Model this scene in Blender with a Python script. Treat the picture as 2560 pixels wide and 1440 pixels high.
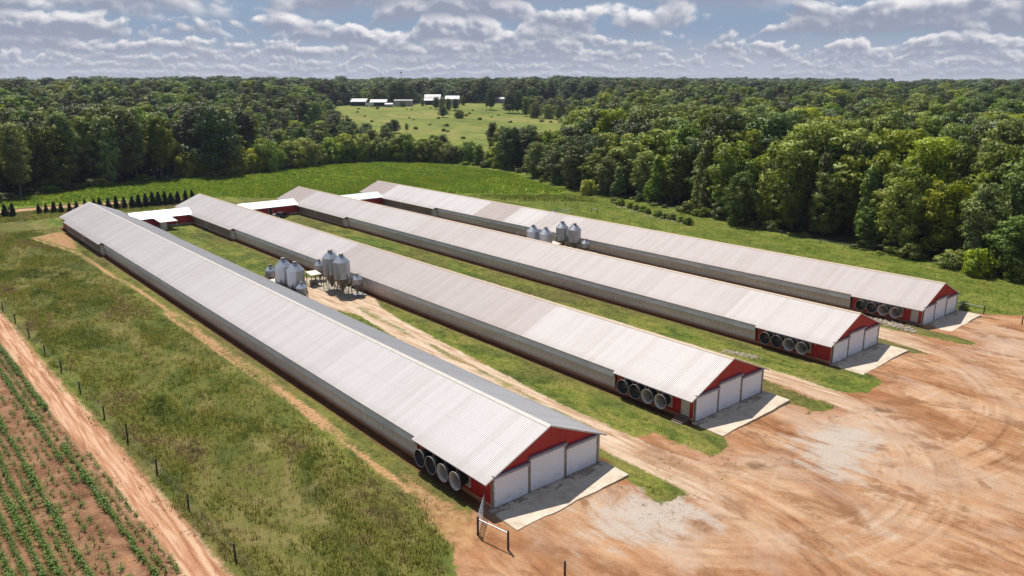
import bpy, bmesh, math, random
import numpy as np
from mathutils import Vector, Matrix

for o in list(bpy.data.objects):
    bpy.data.objects.remove(o)
scene = bpy.context.scene
COL = scene.collection
rng = np.random.default_rng(7)
random.seed(7)
R = math.radians

# ------------------------------------------------------------------ camera
CX, CY, CZ, YAW, PITCH, ROLL = -46.23, -49.55, 38.20, 0.6985, 0.2624, -0.003
cam_d = bpy.data.cameras.new('camera')
cam = bpy.data.objects.new('camera', cam_d)
COL.objects.link(cam)
cam_d.sensor_width = 36.0
cam_d.lens = 1913.2/2560*36.0
cam_d.clip_start = 0.5
cam_d.clip_end = 20000
fw = Vector((math.sin(YAW)*math.cos(PITCH), math.cos(YAW)*math.cos(PITCH), -math.sin(PITCH)))
rt = Vector((math.cos(YAW), -math.sin(YAW), 0))
up = rt.cross(fw)
r2 = rt*math.cos(ROLL) + up*math.sin(ROLL)
u2 = -rt*math.sin(ROLL) + up*math.cos(ROLL)
m = Matrix((r2, u2, -fw)).transposed().to_4x4()
m.translation = Vector((CX, CY, CZ))
cam.matrix_world = m
scene.camera = cam
scene.render.resolution_x, scene.render.resolution_y = 1024, 576

# ------------------------------------------------------------------ shader helper
class NG:
    def __init__(s, nt):
        s.nt = nt
    def node(s, typ, **kw):
        n = s.nt.nodes.new(typ)
        for k, v in kw.items():
            setattr(n, k, v)
        return n
    def put(s, sock, v):
        if v is None:
            return
        if isinstance(v, bpy.types.NodeSocket):
            s.nt.links.new(v, sock)
        elif isinstance(v, (tuple, list)) and sock.type == 'RGBA' and len(v) == 3:
            sock.default_value = (*v, 1)
        else:
            sock.default_value = v
    def M(s, op, a, b=None, c=None, clamp=False):
        n = s.node('ShaderNodeMath', operation=op, use_clamp=clamp)
        s.put(n.inputs[0], a); s.put(n.inputs[1], b); s.put(n.inputs[2], c)
        return n.outputs[0]
    def V(s, op, a, b=None):
        n = s.node('ShaderNodeVectorMath', operation=op)
        s.put(n.inputs[0], a); s.put(n.inputs[1], b)
        return n.outputs[0]
    def noise(s, vec, scale=1.0, detail=4.0, rough=0.55, dist=0.0):
        n = s.node('ShaderNodeTexNoise')
        s.put(n.inputs['Vector'], vec)
        n.inputs['Scale'].default_value = scale
        n.inputs['Detail'].default_value = detail
        n.inputs['Roughness'].default_value = rough
        n.inputs['Distortion'].default_value = dist
        return n.outputs['Fac']
    def voro(s, vec, scale, feature='F1'):
        n = s.node('ShaderNodeTexVoronoi', feature=feature)
        s.put(n.inputs['Vector'], vec)
        n.inputs['Scale'].default_value = scale
        return n
    def mix(s, f, a, b, mode='MIX'):
        n = s.node('ShaderNodeMix', data_type='RGBA', blend_type=mode)
        s.put(n.inputs[0], f); s.put(n.inputs[6], a); s.put(n.inputs[7], b)
        return n.outputs[2]
    def mapr(s, v, a, b, c=0.0, d=1.0, smooth=True):
        n = s.node('ShaderNodeMapRange', interpolation_type='SMOOTHSTEP' if smooth else 'LINEAR')
        s.put(n.inputs[0], v); s.put(n.inputs[1], a); s.put(n.inputs[2], b)
        s.put(n.inputs[3], c); s.put(n.inputs[4], d)
        return n.outputs[0]
    def ramp(s, f, stops):
        n = s.node('ShaderNodeValToRGB')
        s.put(n.inputs[0], f)
        e = n.color_ramp.elements
        while len(e) < len(stops):
            e.new(0.5)
        for i, (p, c) in enumerate(stops):
            e[i].position = p; e[i].color = (*c, 1)
        return n.outputs[0]
    def attr(s, name):
        return s.node('ShaderNodeAttribute', attribute_name=name).outputs['Fac']
    def pos(s):
        return s.node('ShaderNodeNewGeometry').outputs['Position']
    def obj(s):
        return s.node('ShaderNodeTexCoord').outputs['Object']
    def xyz(s, v):
        n = s.node('ShaderNodeSeparateXYZ'); s.put(n.inputs[0], v); return n.outputs
    def vec(s, x, y, z):
        n = s.node('ShaderNodeCombineXYZ')
        s.put(n.inputs[0], x); s.put(n.inputs[1], y); s.put(n.inputs[2], z)
        return n.outputs[0]
    def bump(s, h, strength=0.3, dist=0.05):
        n = s.node('ShaderNodeBump')
        n.inputs['Strength'].default_value = strength
        n.inputs['Distance'].default_value = dist
        s.put(n.inputs['Height'], h)
        return n.outputs[0]

def new_mat(name):
    mt = bpy.data.materials.new(name)
    mt.use_nodes = True
    mt.node_tree.nodes.clear()
    return mt, NG(mt.node_tree)

def finish(mt, g, color, rough=0.6, metal=0.0, normal=None, spec=0.5, trans=None, transcol=None):
    p = g.node('ShaderNodeBsdfPrincipled')
    g.put(p.inputs['Base Color'], color)
    g.put(p.inputs['Roughness'], rough)
    g.put(p.inputs['Metallic'], metal)
    g.put(p.inputs['Specular IOR Level'], spec)
    if normal is not None:
        g.put(p.inputs['Normal'], normal)
    out = g.node('ShaderNodeOutputMaterial')
    sh = p.outputs[0]
    if trans:
        t = g.node('ShaderNodeBsdfTranslucent')
        g.put(t.inputs[0], transcol if transcol is not None else color)
        mx = g.node('ShaderNodeMixShader')
        mx.inputs[0].default_value = trans
        g.nt.links.new(sh, mx.inputs[1]); g.nt.links.new(t.outputs[0], mx.inputs[2])
        sh = mx.outputs[0]
    g.nt.links.new(sh, out.inputs[0])
    return mt

# ------------------------------------------------------------------ world: Nishita sky and rows of cumulus
SUN_EL, SUN_AZ = 59.5, 15.0          # azimuth clockwise from +Y (the far end of the barns)
world = bpy.data.worlds.new('World')
scene.world = world
world.use_nodes = True
world.node_tree.nodes.clear()
g = NG(world.node_tree)
sky = g.node('ShaderNodeTexSky', sky_type='NISHITA')
sky.sun_disc = False
sky.sun_elevation = R(SUN_EL)
sky.sun_rotation = R(SUN_AZ)
sky.altitude = 250
sky.air_density = 1.0
sky.dust_density = 1.2
sky.ozone_density = 1.6
dirn = g.node('ShaderNodeTexCoord').outputs['Generated']
dx, dy, dz = g.xyz(dirn)
elev = g.M('MULTIPLY', g.M('ARCSINE', dz), 57.29578)
azim = g.M('MULTIPLY', g.M('ARCTAN2', dx, dy), 57.29578)
K = 10.0*2**-0.25                              # colours below are final radiance; the Background strength is 0.1
def kc(c):
    return tuple(v*K for v in c)
SKYBLUE = kc((0.26, 0.35, 0.50))
col = g.mix(g.mapr(elev, 0.0, 30.0, 0.97, 0.45), sky.outputs[0], SKYBLUE)
col = g.mix(g.mapr(elev, 0.0, 4.0, 1.0, 0.0), col, kc((0.50, 0.512, 0.585)))
def noise2(x_, y_, scale, det, rough_=0.52, dist=0.0):
    n_ = g.node('ShaderNodeTexNoise', noise_dimensions='2D')
    g.put(n_.inputs['Vector'], g.vec(x_, y_, 0.0))
    n_.inputs['Scale'].default_value = scale; n_.inputs['Detail'].default_value = det
    n_.inputs['Roughness'].default_value = rough_; n_.inputs['Distortion'].default_value = dist
    return n_.outputs['Fac']
cover = noise2(g.M('MULTIPLY_ADD', azim, 0.060, 8.2), g.M('MULTIPLY', elev, 0.20), 1.0, 2.0)
# rows of cumulus, the farthest first: base elevation, height, horizontal frequency, cover, strength
ROWS = [(0.40, 0.40, 1.05, 0.50, 0.75), (0.85, 0.55, 0.80, 0.44, 0.9), (1.4, 0.75, 0.60, 0.42, 0.9),
        (2.05, 1.0, 0.36, 0.38, 1.0), (2.95, 1.4, 0.26, 0.32, 1.0),
        (4.1, 1.9, 0.18, 0.36, 1.0), (5.45, 2.6, 0.12, 0.60, 1.0)]
for i, (b, h, fx, cv, am) in enumerate(ROWS):
    su = g.M('MULTIPLY_ADD', azim, fx, 17.7*i)
    wob = g.M('MULTIPLY', g.M('SUBTRACT', noise2(g.M('MULTIPLY_ADD', azim, fx*0.5, 11.3*i), 3.3, 1.0, 0.0), 0.5), h*1.1)
    t = g.M('DIVIDE', g.M('SUBTRACT', g.M('SUBTRACT', elev, b), wob), h)
    # cells give the cauliflower heads, noise the ragged edges
    def puff(dt, du, det):
        x_ = g.M('ADD', su, du); y_ = g.M('MULTIPLY', g.M('ADD', t, dt), 0.50)
        n_ = noise2(x_, y_, 1.05, det+1.0, 0.56, 0.15)
        w = g.node('ShaderNodeTexVoronoi', feature='F1', voronoi_dimensions='2D')
        w.inputs['Scale'].default_value = 3.4
        g.put(w.inputs['Vector'], g.vec(g.M('ADD', x_, g.M('MULTIPLY', n_, 0.45)), y_, 0.0))
        return g.M('ADD', n_, g.M('MULTIPLY', g.M('SUBTRACT', 0.45, w.outputs['Distance']), 0.15))
    q = puff(0.0, 0.0, 6.0)
    q2 = puff(0.22, 0.06, 3.0)
    d = g.M('MULTIPLY', g.M('SUBTRACT', q, 0.5), 4.0)
    d = g.M('ADD', d, g.M('MULTIPLY', g.M('SUBTRACT', cover, 0.52), 3.4))
    d = g.M('ADD', d, cv+0.46)
    d = g.M('SUBTRACT', d, g.M('MULTIPLY', g.M('POWER', g.M('MAXIMUM', t, 0.0), 1.4), 1.0))
    alpha = g.M('MULTIPLY', g.mapr(d, -0.02, 0.42), g.mapr(t, -0.40, 0.12))
    lit = g.M('ADD', g.M('MULTIPLY', t, 0.60), g.M('MULTIPLY', g.M('SUBTRACT', q, q2), 3.2))
    lit = g.M('ADD', lit, g.mapr(d, 0.0, 1.1, 0.34, -0.10))
    lit = g.mapr(lit, -0.05, 0.95, 0.0, 1.0)
    far = 1.0-min(1.0, b/3.2)
    dk = [a*(1-far)+c*far for a, c in zip((0.31, 0.345, 0.445), (0.42, 0.435, 0.52))]
    br = [a*(1-far)+c*far for a, c in zip((0.93, 0.91, 0.92), (0.66, 0.65, 0.70))]
    col = g.mix(g.M('MULTIPLY', alpha, am), col, g.mix(lit, kc(dk), kc(br)))
# thin broken cloud added overhead, out of view, kept dim to weaken the fill light
ov = g.mapr(noise2(g.M('DIVIDE', dx, g.M('MAXIMUM', dz, 0.1)), g.M('DIVIDE', dy, g.M('MAXIMUM', dz, 0.1)), 0.9, 3.0), 0.46, 0.62)
col = g.mix(g.M('MULTIPLY', ov, g.mapr(elev, 7.0, 14.0, 0.0, 0.75)), col, kc((0.26, 0.27, 0.33)))
bg = g.node('ShaderNodeBackground')
bg.inputs['Strength'].default_value = 0.1
g.put(bg.inputs['Color'], col)
wo = g.node('ShaderNodeOutputWorld')
world.node_tree.links.new(bg.outputs[0], wo.inputs[0])

# ------------------------------------------------------------------ sun
sd = bpy.data.lights.new('sun', 'SUN')
sd.energy = 5.0
sd.angle = R(0.53)
sd.color = (1.0, 0.95, 0.87)
sun = bpy.data.objects.new('sun', sd)
COL.objects.link(sun)
to_sun = Vector((math.sin(R(SUN_AZ))*math.cos(R(SUN_EL)), math.cos(R(SUN_AZ))*math.cos(R(SUN_EL)), math.sin(R(SUN_EL))))
sun.rotation_euler = to_sun.to_track_quat('Z', 'Y').to_euler()
sun.location = (0, 0, 120)

vs = scene.view_settings
vs.view_transform = 'Standard'; vs.look = 'None'; vs.exposure = 0.25; vs.gamma = 1.0
vs.use_curve_mapping = False
cy = scene.cycles
cy.max_bounces = 5; cy.diffuse_bounces = 3; cy.glossy_bounces = 2; cy.transmission_bounces = 3
cy.transparent_max_bounces = 4; cy.volume_bounces = 0
cy.caustics_reflective = False; cy.caustics_refractive = False
cy.sample_clamp_indirect = 4.0

# ------------------------------------------------------------------ scene-graph helpers
def tag(o, label, cat, group=None):
    o['label'] = label; o['category'] = cat
    if group: o['group'] = group
    return o

def thing(name, label, cat, loc=(0, 0, 0), rz=0.0, group=None):
    o = bpy.data.objects.new(name, None)
    o.empty_display_size = 0.5
    COL.objects.link(o)
    o.location = loc; o.rotation_euler = (0, 0, rz)
    return tag(o, label, cat, group)

def link_mesh(name, me, mat, parent=None, kind=None):
    if mat is not None and len(me.materials) == 0:
        me.materials.append(mat)
    o = bpy.data.objects.new(name, me)
    COL.objects.link(o)
    if parent is not None: o.parent = parent
    if kind: o['kind'] = kind
    return o

def dup(root, loc, rz=0.0, label=None, group=None, scale=None):
    r = root.copy(); COL.objects.link(r); r.location = loc; r.rotation_euler = (0, 0, rz)
    if label: r['label'] = label
    if group: r['group'] = group
    if scale is not None: r.scale = scale
    for ch in list(root.children):
        c = ch.copy(); COL.objects.link(c); c.parent = r
        for gch in ch.children:
            d = gch.copy(); COL.objects.link(d); d.parent = c
    return r

class MB:
    """collects shapes into one mesh"""
    def __init__(s):
        s.v = []; s.f = []; s.sm = []
    def add(s, vs_, fs, smooth=False):
        n = len(s.v)
        s.v += [tuple(p) for p in vs_]
        s.f += [tuple(i+n for i in f) for f in fs]
        s.sm += [smooth]*len(fs)
        return s
    def box(s, x0, x1, y0, y1, z0, z1):
        return s.add([(x0, y0, z0), (x1, y0, z0), (x1, y1, z0), (x0, y1, z0), (x0, y0, z1), (x1, y0, z1), (x1, y1, z1), (x0, y1, z1)],
                     [(0, 3, 2, 1), (4, 5, 6, 7), (0, 1, 5, 4), (1, 2, 6, 5), (2, 3, 7, 6), (3, 0, 4, 7)])
    def tube(s, a, b, ra, rb=None, n=8, caps=True):
        rb = ra if rb is None else rb
        a = Vector(a); b = Vector(b); d = (b-a).normalized()
        u = d.orthogonal().normalized(); w = d.cross(u)
        vs_ = []
        for p, r in ((a, ra), (b, rb)):
            for k in range(n):
                t = 2*math.pi*k/n
                vs_.append(p+u*(r*math.cos(t))+w*(r*math.sin(t)))
        fs = [(k, (k+1) % n, n+(k+1) % n, n+k) for k in range(n)]
        s.add(vs_, fs, True)
        if caps:
            s.add(vs_[:n][::-1], [tuple(range(n))]); s.add(vs_[n:], [tuple(range(n))])
        return s
    def lathe(s, prof, c=(0, 0, 0), n=24, axis='Z', smooth=True):
        vs_ = []
        for r, z in prof:
            for k in range(n):
                t = 2*math.pi*k/n
                p = (r*math.cos(t), r*math.sin(t), z)
                if axis == 'X': p = (z, r*math.cos(t), r*math.sin(t))
                if axis == 'Y': p = (r*math.sin(t), z, r*math.cos(t))
                vs_.append((p[0]+c[0], p[1]+c[1], p[2]+c[2]))
        fs = []
        for i in range(len(prof)-1):
            for k in range(n):
                fs.append((i*n+k, i*n+(k+1) % n, (i+1)*n+(k+1) % n, (i+1)*n+k))
        return s.add(vs_, fs, smooth)
    def prism(s, poly, axis, a, b):
        """poly in the two other axes, extruded along axis from a to b"""
        def P(p, t):
            return {'X': (t, p[0], p[1]), 'Y': (p[0], t, p[1]), 'Z': (p[0], p[1], t)}[axis]
        n = len(poly)
        vs_ = [P(p, a) for p in poly]+[P(p, b) for p in poly]
        fs = [tuple(range(n))[::-1], tuple(range(n, 2*n))]+[(k, (k+1) % n, n+(k+1) % n, n+k) for k in range(n)]
        return s.add(vs_, fs)
    def build(s, name, mat, parent=None, kind=None, loc=None):
        me = bpy.data.meshes.new(name)
        me.from_pydata(s.v, [], s.f)
        me.polygons.foreach_set('use_smooth', s.sm)
        bm = bmesh.new(); bm.from_mesh(me)
        bmesh.ops.recalc_face_normals(bm, faces=bm.faces)
        bm.to_mesh(me); bm.free()
        me.update()
        o = link_mesh(name, me, mat, parent, kind)
        if loc is not None: o.location = loc
        return o

ORD = ['', 'first', 'second', 'third', 'fourth', 'fifth', 'sixth', 'seventh', 'eighth', 'ninth', 'tenth', 'eleventh', 'twelfth',
       'thirteenth', 'fourteenth', 'fifteenth', 'sixteenth', 'seventeenth', 'eighteenth', 'nineteenth', 'twentieth']
def ordinal(n):
    if n <= 20: return ORD[n]
    suf = 'th' if 10 <= n % 100 <= 20 else {1: 'st', 2: 'nd', 3: 'rd'}.get(n % 10, 'th')
    return '%d%s' % (n, suf)

# ------------------------------------------------------------------ terrain
def vnoise(x, y, seed=0):
    x = np.asarray(x, float); y = np.asarray(y, float)
    xi = np.floor(x).astype(np.int64); yi = np.floor(y).astype(np.int64)
    fx = x-xi; fy = y-yi
    fx = fx*fx*(3-2*fx); fy = fy*fy*(3-2*fy)
    def h(a, b):
        n = (a*374761393+b*668265263+seed*974711) & 0x7fffffff
        n = ((n ^ (n >> 13))*1274126177) & 0x7fffffff
        return ((n ^ (n >> 16)) & 0xffff)/65535.0
    return (h(xi, yi)*(1-fx)+h(xi+1, yi)*fx)*(1-fy)+(h(xi, yi+1)*(1-fx)+h(xi+1, yi+1)*fx)*fy
def S(t, a, b):
    t = np.clip((t-a)/(b-a), 0, 1); return t*t*(3-2*t)
def terr(x, y):
    x = np.asarray(x, float); y = np.asarray(y, float)
    dx = x-CX; dy = y-CY; d = np.hypot(dx, dy)
    az = np.arctan2(dx, dy)-YAW
    z = -0.0172*np.clip(x, 0, 110)
    z = z+14*S(d, 420, 900)+9*S(d, 900, 2600)
    z = z+4.0*S(-az, 0.12, 0.35)*S(d, 330, 650)
    z = z+(vnoise(x/170, y/170, 3)-0.5)*7*S(d, 380, 700)+(vnoise(x/420, y/420, 13)-0.5)*16*S(d, 900, 1600)
    return z
def tz(x, y): return float(terr(x, y))

def sdf(px, py, poly):
    """signed distance to a polygon, positive inside"""
    px = np.asarray(px, float); py = np.asarray(py, float)
    d = np.full(px.shape, 1e9); ins = np.zeros(px.shape, bool)
    n = len(poly)
    for i in range(n):
        ax, ay = poly[i]; bx, by = poly[(i+1) % n]
        ex, ey = bx-ax, by-ay
        wx, wy = px-ax, py-ay
        t = np.clip((wx*ex+wy*ey)/(ex*ex+ey*ey+1e-12), 0, 1)
        d = np.minimum(d, np.hypot(wx-ex*t, wy-ey*t))
        c = ((ay > py) != (by > py)) & (px < (bx-ax)*(py-ay)/((by-ay) if by != ay else 1e-12)+ax)
        ins ^= c
    return np.where(ins, d, -d)
def line_d(px, py, pts):
    px = np.asarray(px, float); py = np.asarray(py, float)
    d = np.full(px.shape, 1e9)
    for (ax, ay), (bx, by) in zip(pts[:-1], pts[1:]):
        ex, ey = bx-ax, by-ay
        wx, wy = px-ax, py-ay
        t = np.clip((wx*ex+wy*ey)/(ex*ex+ey*ey), 0, 1)
        d = np.minimum(d, np.hypot(wx-ex*t, wy-ey*t))
    return d

# outlines measured on the ground
YARD = [(-8.5, 1.0), (-12.2, -1.2), (-15.5, -6), (-19, -14), (-24, -45), (150, -60), (150, -36), (128, -24), (114, -15), (104, -7), (100.5, -1.5),
        (99.5, 0.5), (84.5, 0.5), (83.5, -3.5), (83.0, -9.6), (80.2, -9.6), (79.7, -2), (79.2, 2), (73.0, 2), (72.2, -3), (70.6, -7.8), (69, -4.4), (69, 0.5),
        (55.9, 0.5), (55.8, -5.0), (54.2, -7.9), (48.5, -8.6), (44.6, -5.0), (46.3, 0), (46.3, 3), (42.2, 3), (41.3, -3), (41.0, -8.6), (37.8, -7.9), (37.2, -4),
        (37.5, 0.5), (23.3, 0.5), (23.0, -4.2), (21.6, -6.3), (17.2, -6.8), (17.6, 1.4), (10.0, 1.4), (10.4, -9.8), (5.6, -9.6), (6.8, -4.0), (7.6, 0.5)]
TRACK1 = [(7.0, -18), (9.6, -8), (9.6, -4), (9.9, 8.7), (11.1, 25.2), (12.7, 47.5), (14.4, 64), (11.5, 72), (9.6, 90), (12, 100), (18, 97), (21.5, 90), (22.4, 72), (20.0, 66), (18.4, 56.6), (16.3, 31.9), (14.8, 13.8), (14.6, 0), (15.6, -7), (12.5, -18)]
TRACK2 = [(35, -20), (41.0, -10), (42.2, -2), (42.3, 12), (42.4, 70), (46.5, 70), (46.6, 12), (46.2, -2), (45.2, -9), (39.5, -20)]
TRACK3 = [(60, -20), (70.5, -10), (72.8, 0), (74, 30), (74.2, 90), (79, 90), (79, 30), (79.0, 0), (76, -10), (65, -20)]
MEDIAN = [(12.3, 5), (13.8, 27), (15.6, 52), (16.6, 68)]
LANE = [(-29.3, -4), (-30.1, 6.6), (-30.2, 17.4), (-30.7, 27.2), (-31.0, 40.4), (-31.7, 58.4), (-32.2, 69.2), (-32.6, 90.5), (-33.3, 110), (-35, 160),
        (-37.2, 160), (-35.5, 110), (-34.2, 91.7), (-33.9, 70.7), (-33.3, 49.4), (-32.6, 36.7), (-32.1, 27.4), (-31.8, 16.1), (-31.5, 7.6), (-31.2, -4)]
SOIL = [(-31.3, -8), (-31.7, 8), (-32.0, 20), (-32.7, 37), (-33.3, 49), (-33.9, 71), (-34.3, 92), (-35.5, 112), (-37.5, 162), (-140, 162), (-140, -8)]
FIELD = [(-140, 230), (-75, 236), (-15, 239), (20, 238), (45, 226), (64, 209), (119, 183.5), (150, 156.5), (158, 160), (166, 185), (180, 218), (182, 265),
         (172, 292), (160, 304), (131, 311), (105, 300), (82, 292), (55, 290), (31, 285), (7, 271), (-13, 256), (-60, 244), (-140, 238)]
FARLANE = [(-140, 226), (-60, 228.5), (-12, 230), (18, 229), (18, 231.5), (-12, 233), (-60, 232), (-140, 229.5)]
PASTURE = [(310.0, 643.7), (358.2, 720.8), (401.9, 755.9), (483.8, 713.2), (528.7, 649.4), (483.8, 550.0), (437.8, 445.0), (377.0, 378.6), (312.4, 328.3), (271.8, 310.2), (223.2, 306.6), (208.0, 332.4), (223.2, 390.2), (231.6, 461.5), (254.5, 533.6)]
PASTURE2 = [(195, 560), (225, 620), (255, 590), (228, 520)]
FARM = [(-140, -120), (-140, 236), (-60, 246), (-13, 257), (7, 272), (31, 287), (55, 292), (82, 294), (105, 302), (131, 314), (162, 308), (176, 294), (187, 268), (184, 216), (170, 186),
        (162, 157), (160, 143), (156, 121), (148, 92), (143, 73), (140, 53), (137, 30), (135, 16), (132.5, 6), (131, -5), (131, -30), (150, -120)]
TRAIL1 = [(-16.6, 177.4), (-11.5, 150), (-11.0, 122.8), (-10.4, 112.7), (-9.9, 99.4), (-9.8, 88.0), (-9.3, 78.1), (-9.8, 70.7), (-9.6, 55.4), (-9.5, 44.8), (-9.9, 38.1), (-10.0, 29.9), (-10.6, 21.8), (-11.2, 8)]
TRAIL2 = [(-11.2, 86.3), (-10.8, 71.6), (-10.9, 57.4), (-10.7, 46.0), (-10.6, 36.3), (-11.5, 20)]
BARE = [[(-16.0, 178.4), (-9.1, 182.7), (-7.8, 176.0), (-9.9, 158.0), (-11.4, 152.4), (-13.5, 164.9)],
        [(-9.5, 12), (-12.5, 4), (-14, -4), (-9, -3)]]
GRAVEL = [[(28.7, -10.2), (34.6, -11.1), (37.0, -13.7), (33, -16.5), (27.9, -18.3), (24.2, -17.0), (25.0, -13.7)],
          [(6.8, -5.9), (9.2, -9.9), (7.7, -13.7), (0.7, -13.0), (-2.6, -8.6), (0.8, -6.3)], [(17, 74), (23, 73), (23, 69), (18, 70)]]
PUDDLE = [[(41.8, -10.6), (44.4, -11.4), (45.6, -13.6), (43.6, -12.8)], [(18.3, -9.3), (20.3, -10.3), (20.6, -12.6), (18.9, -11.2)]]
BARNS = [(0.0, 0.0), (30.23, -0.40), (62.12, -1.02), (92.22, -1.58)]      # centre line x, floor z
LEN, HALF, WALL, HR, HE = 188.8, 7.75, 7.08, 6.366, 3.026
def barn_gap(x, y):
    """distance from the nearest barn footprint, positive outside"""
    d = np.full(np.shape(x), 1e9)
    for bx, bz in BARNS:
        qx = np.abs(np.asarray(x)-bx)-WALL; qy = np.abs(np.asarray(y)-LEN/2)-LEN/2
        d = np.minimum(d, np.maximum(qx, qy))
    return d
# ------------------------------------------------------------------ ground: one sheet to the horizon, split by zone
def spread(lo, hi, step, far):
    a = list(np.arange(lo, hi+1e-6, step))
    s = step
    b = hi
    out = []
    while b < far:
        s *= 1.16; b += s; out.append(b)
    s = step; b = lo; left = []
    while b > -far:
        s *= 1.16; b -= s; left.append(b)
    return np.array(left[::-1]+a+out)
gx = spread(-62, 188, 1.0, 5200); gy = spread(-46, 318, 1.0, 5200)
nx, ny = len(gx), len(gy)
X, Y = np.meshgrid(gx, gy)
Xf, Yf = X.ravel(), Y.ravel()
rough = (vnoise(Xf/3.1, Yf/3.1, 5)-0.5)*0.07+(vnoise(Xf/1.3, Yf/1.3, 6)-0.5)*0.03
Zf = terr(Xf, Yf)+rough*np.clip(barn_gap(Xf, Yf)/2-0.2, 0, 1)
def cl(a, k=9.0): return np.clip(a, -k, k).astype(np.float32)
yard = sdf(Xf, Yf, YARD)
tracks = np.maximum(np.maximum(sdf(Xf, Yf, TRACK1), sdf(Xf, Yf, TRACK2)), sdf(Xf, Yf, TRACK3))
dirt = yard
lane = np.maximum(sdf(Xf, Yf, LANE), sdf(Xf, Yf, FARLANE))
lane = np.minimum(lane, -sdf(Xf, Yf, [(-33.0, 59.3), (-31.4, 61.0), (-29.6, 57.5), (-31.0, 55.2), (-32.3, 56.6)]))
soil = sdf(Xf, Yf, SOIL)
field = sdf(Xf, Yf, FIELD)
bare = np.maximum(0.62-line_d(Xf, Yf, TRAIL1), 0.45-line_d(Xf, Yf, TRAIL2))
bare2 = np.maximum(sdf(Xf, Yf, BARE[0]), sdf(Xf, Yf, BARE[1]))
fence_line = [(-31.9, 106.0), (-30.6, 75), (-29.5, 45.4), (-28.5, 18.5), (-27.6, -4)]
bare = np.maximum(bare, 0.12-line_d(Xf, Yf, [(x+0.35, y) for x, y in fence_line]))
gravel = np.maximum.reduce([sdf(Xf, Yf, q) for q in GRAVEL])
puddle = np.maximum.reduce([sdf(Xf, Yf, q) for q in PUDDLE])
median = np.where((Yf > 4) & (Yf < 69), 0.55-line_d(Xf, Yf, MEDIAN), -5.0)
pasture = np.maximum(sdf(Xf, Yf, PASTURE), sdf(Xf, Yf, PASTURE2))
farm = sdf(Xf, Yf, FARM)
meadow = sdf(Xf, Yf, [(-28.4, -12), (-31, 106), (-33, 215), (-60, 222), (-9.5, 200), (-11.8, 100), (-11.6, 30), (-15, 2), (-17, -12)])
gap = barn_gap(Xf, Yf)
ATTRS = dict(dirt=cl(dirt), track=cl(tracks), lane=cl(lane), soil=cl(soil), field=cl(field), bare=cl(bare), bare2=cl(bare2), gravel=cl(gravel), puddle=cl(puddle), median=cl(median),
             pasture=cl(pasture, 40), farm=cl(farm, 40), meadow=cl(meadow, 20), gap=cl(gap))
# zone of each face
fi, fj = np.meshgrid(np.arange(nx-1), np.arange(ny-1))
quads = np.stack([fj*nx+fi, fj*nx+fi+1, (fj+1)*nx+fi+1, (fj+1)*nx+fi], -1).reshape(-1, 4)
fx, fy = Xf[quads].mean(1), Yf[quads].mean(1)
def fm(a): return a[quads].mean(1)
wig = (vnoise(fx/1.7, fy/1.7, 9)-0.5)*1.2
zone = np.zeros(len(quads), int)
zone[fm(field)+wig > 0] = 5
zone[fm(pasture) > 0] = 6
zone[fm(soil)+wig*0.5 > 0] = 4
zone[fm(lane)+wig*0.5 > 0] = 3
zone[fm(tracks)+wig*0.6 > 0] = 2
zone[fm(yard)+wig > 0] = 1

def grass_colour(g, p):
    """colour of grass by place, shared by the ground and the blades standing on it"""
    n1 = g.noise(g.V('MULTIPLY', p, (0.045, 0.03, 0.0)), 1.0, 4.0, 0.55, 0.6)
    n2 = g.noise(g.V('MULTIPLY', p, (0.35, 0.16, 0.3)), 1.0, 5.0, 0.6, 0.8)
    n3 = g.noise(p, 2.3, 4.0, 0.65)
    c = g.ramp(n2, [(0.24, (0.034, 0.058, 0.010)), (0.42, (0.082, 0.115, 0.018)), (0.55, (0.150, 0.168, 0.028)), (0.74, (0.24, 0.205, 0.058))])
    c = g.mix(g.mapr(n1, 0.40, 0.68, 0.0, 0.65), c, (0.10, 0.078, 0.033))
    c = g.mix(g.mapr(n1, 0.44, 0.28, 0.0, 0.5), c, (0.055, 0.115, 0.016))
    return g.mix(0.75, c, g.ramp(n3, [(0.2, (0.25, 0.25, 0.22)), (0.5, (1, 1, 1)), (0.8, (1.5, 1.45, 1.2))]), 'MULTIPLY')

gm, g = new_mat('ground')
p = g.pos()
px_, py_, pz_ = g.xyz(p)
e1 = g.M('SUBTRACT', g.noise(p, 0.55, 6.0, 0.62), 0.5)
e2 = g.M('SUBTRACT', g.noise(p, 2.6, 4.0, 0.6), 0.5)
edge = g.M('ADD', g.M('MULTIPLY', e1, 2.6), g.M('MULTIPLY', e2, 0.8))
edge_s = g.M('ADD', g.M('MULTIPLY', e1, 0.9), g.M('MULTIPLY', e2, 0.9))
def mask(name, e=edge, w=0.22, off=0.0):
    return g.mapr(g.M('ADD', g.M('ADD', g.attr(name), e), off), -w, w)
grass = grass_colour(g, p)
meadow_m = g.mapr(g.M('ADD', g.attr('meadow'), g.M('MULTIPLY', e1, 5.0)), -2.0, 2.0)
mead_n = g.noise(g.V('MULTIPLY', p, (0.16, 0.07, 0.1)), 1.0, 5.0, 0.6, 1.0)
mead = g.ramp(mead_n, [(0.28, (0.040, 0.056, 0.013)), (0.44, (0.090, 0.105, 0.024)), (0.56, (0.135, 0.142, 0.034)), (0.70, (0.135, 0.098, 0.048))])
mead = g.mix(1.0, mead, (0.95, 0.88, 0.85), 'MULTIPLY')
mead = g.mix(0.9, mead, g.ramp(g.noise(g.V('MULTIPLY', p, (1.2, 3.0, 1.0)), 1.6, 4.0, 0.65), [(0.2, (0.35, 0.35, 0.35)), (0.55, (1.05, 1.05, 1.0)), (0.8, (1.7, 1.6, 1.5))]), 'MULTIPLY')
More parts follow.
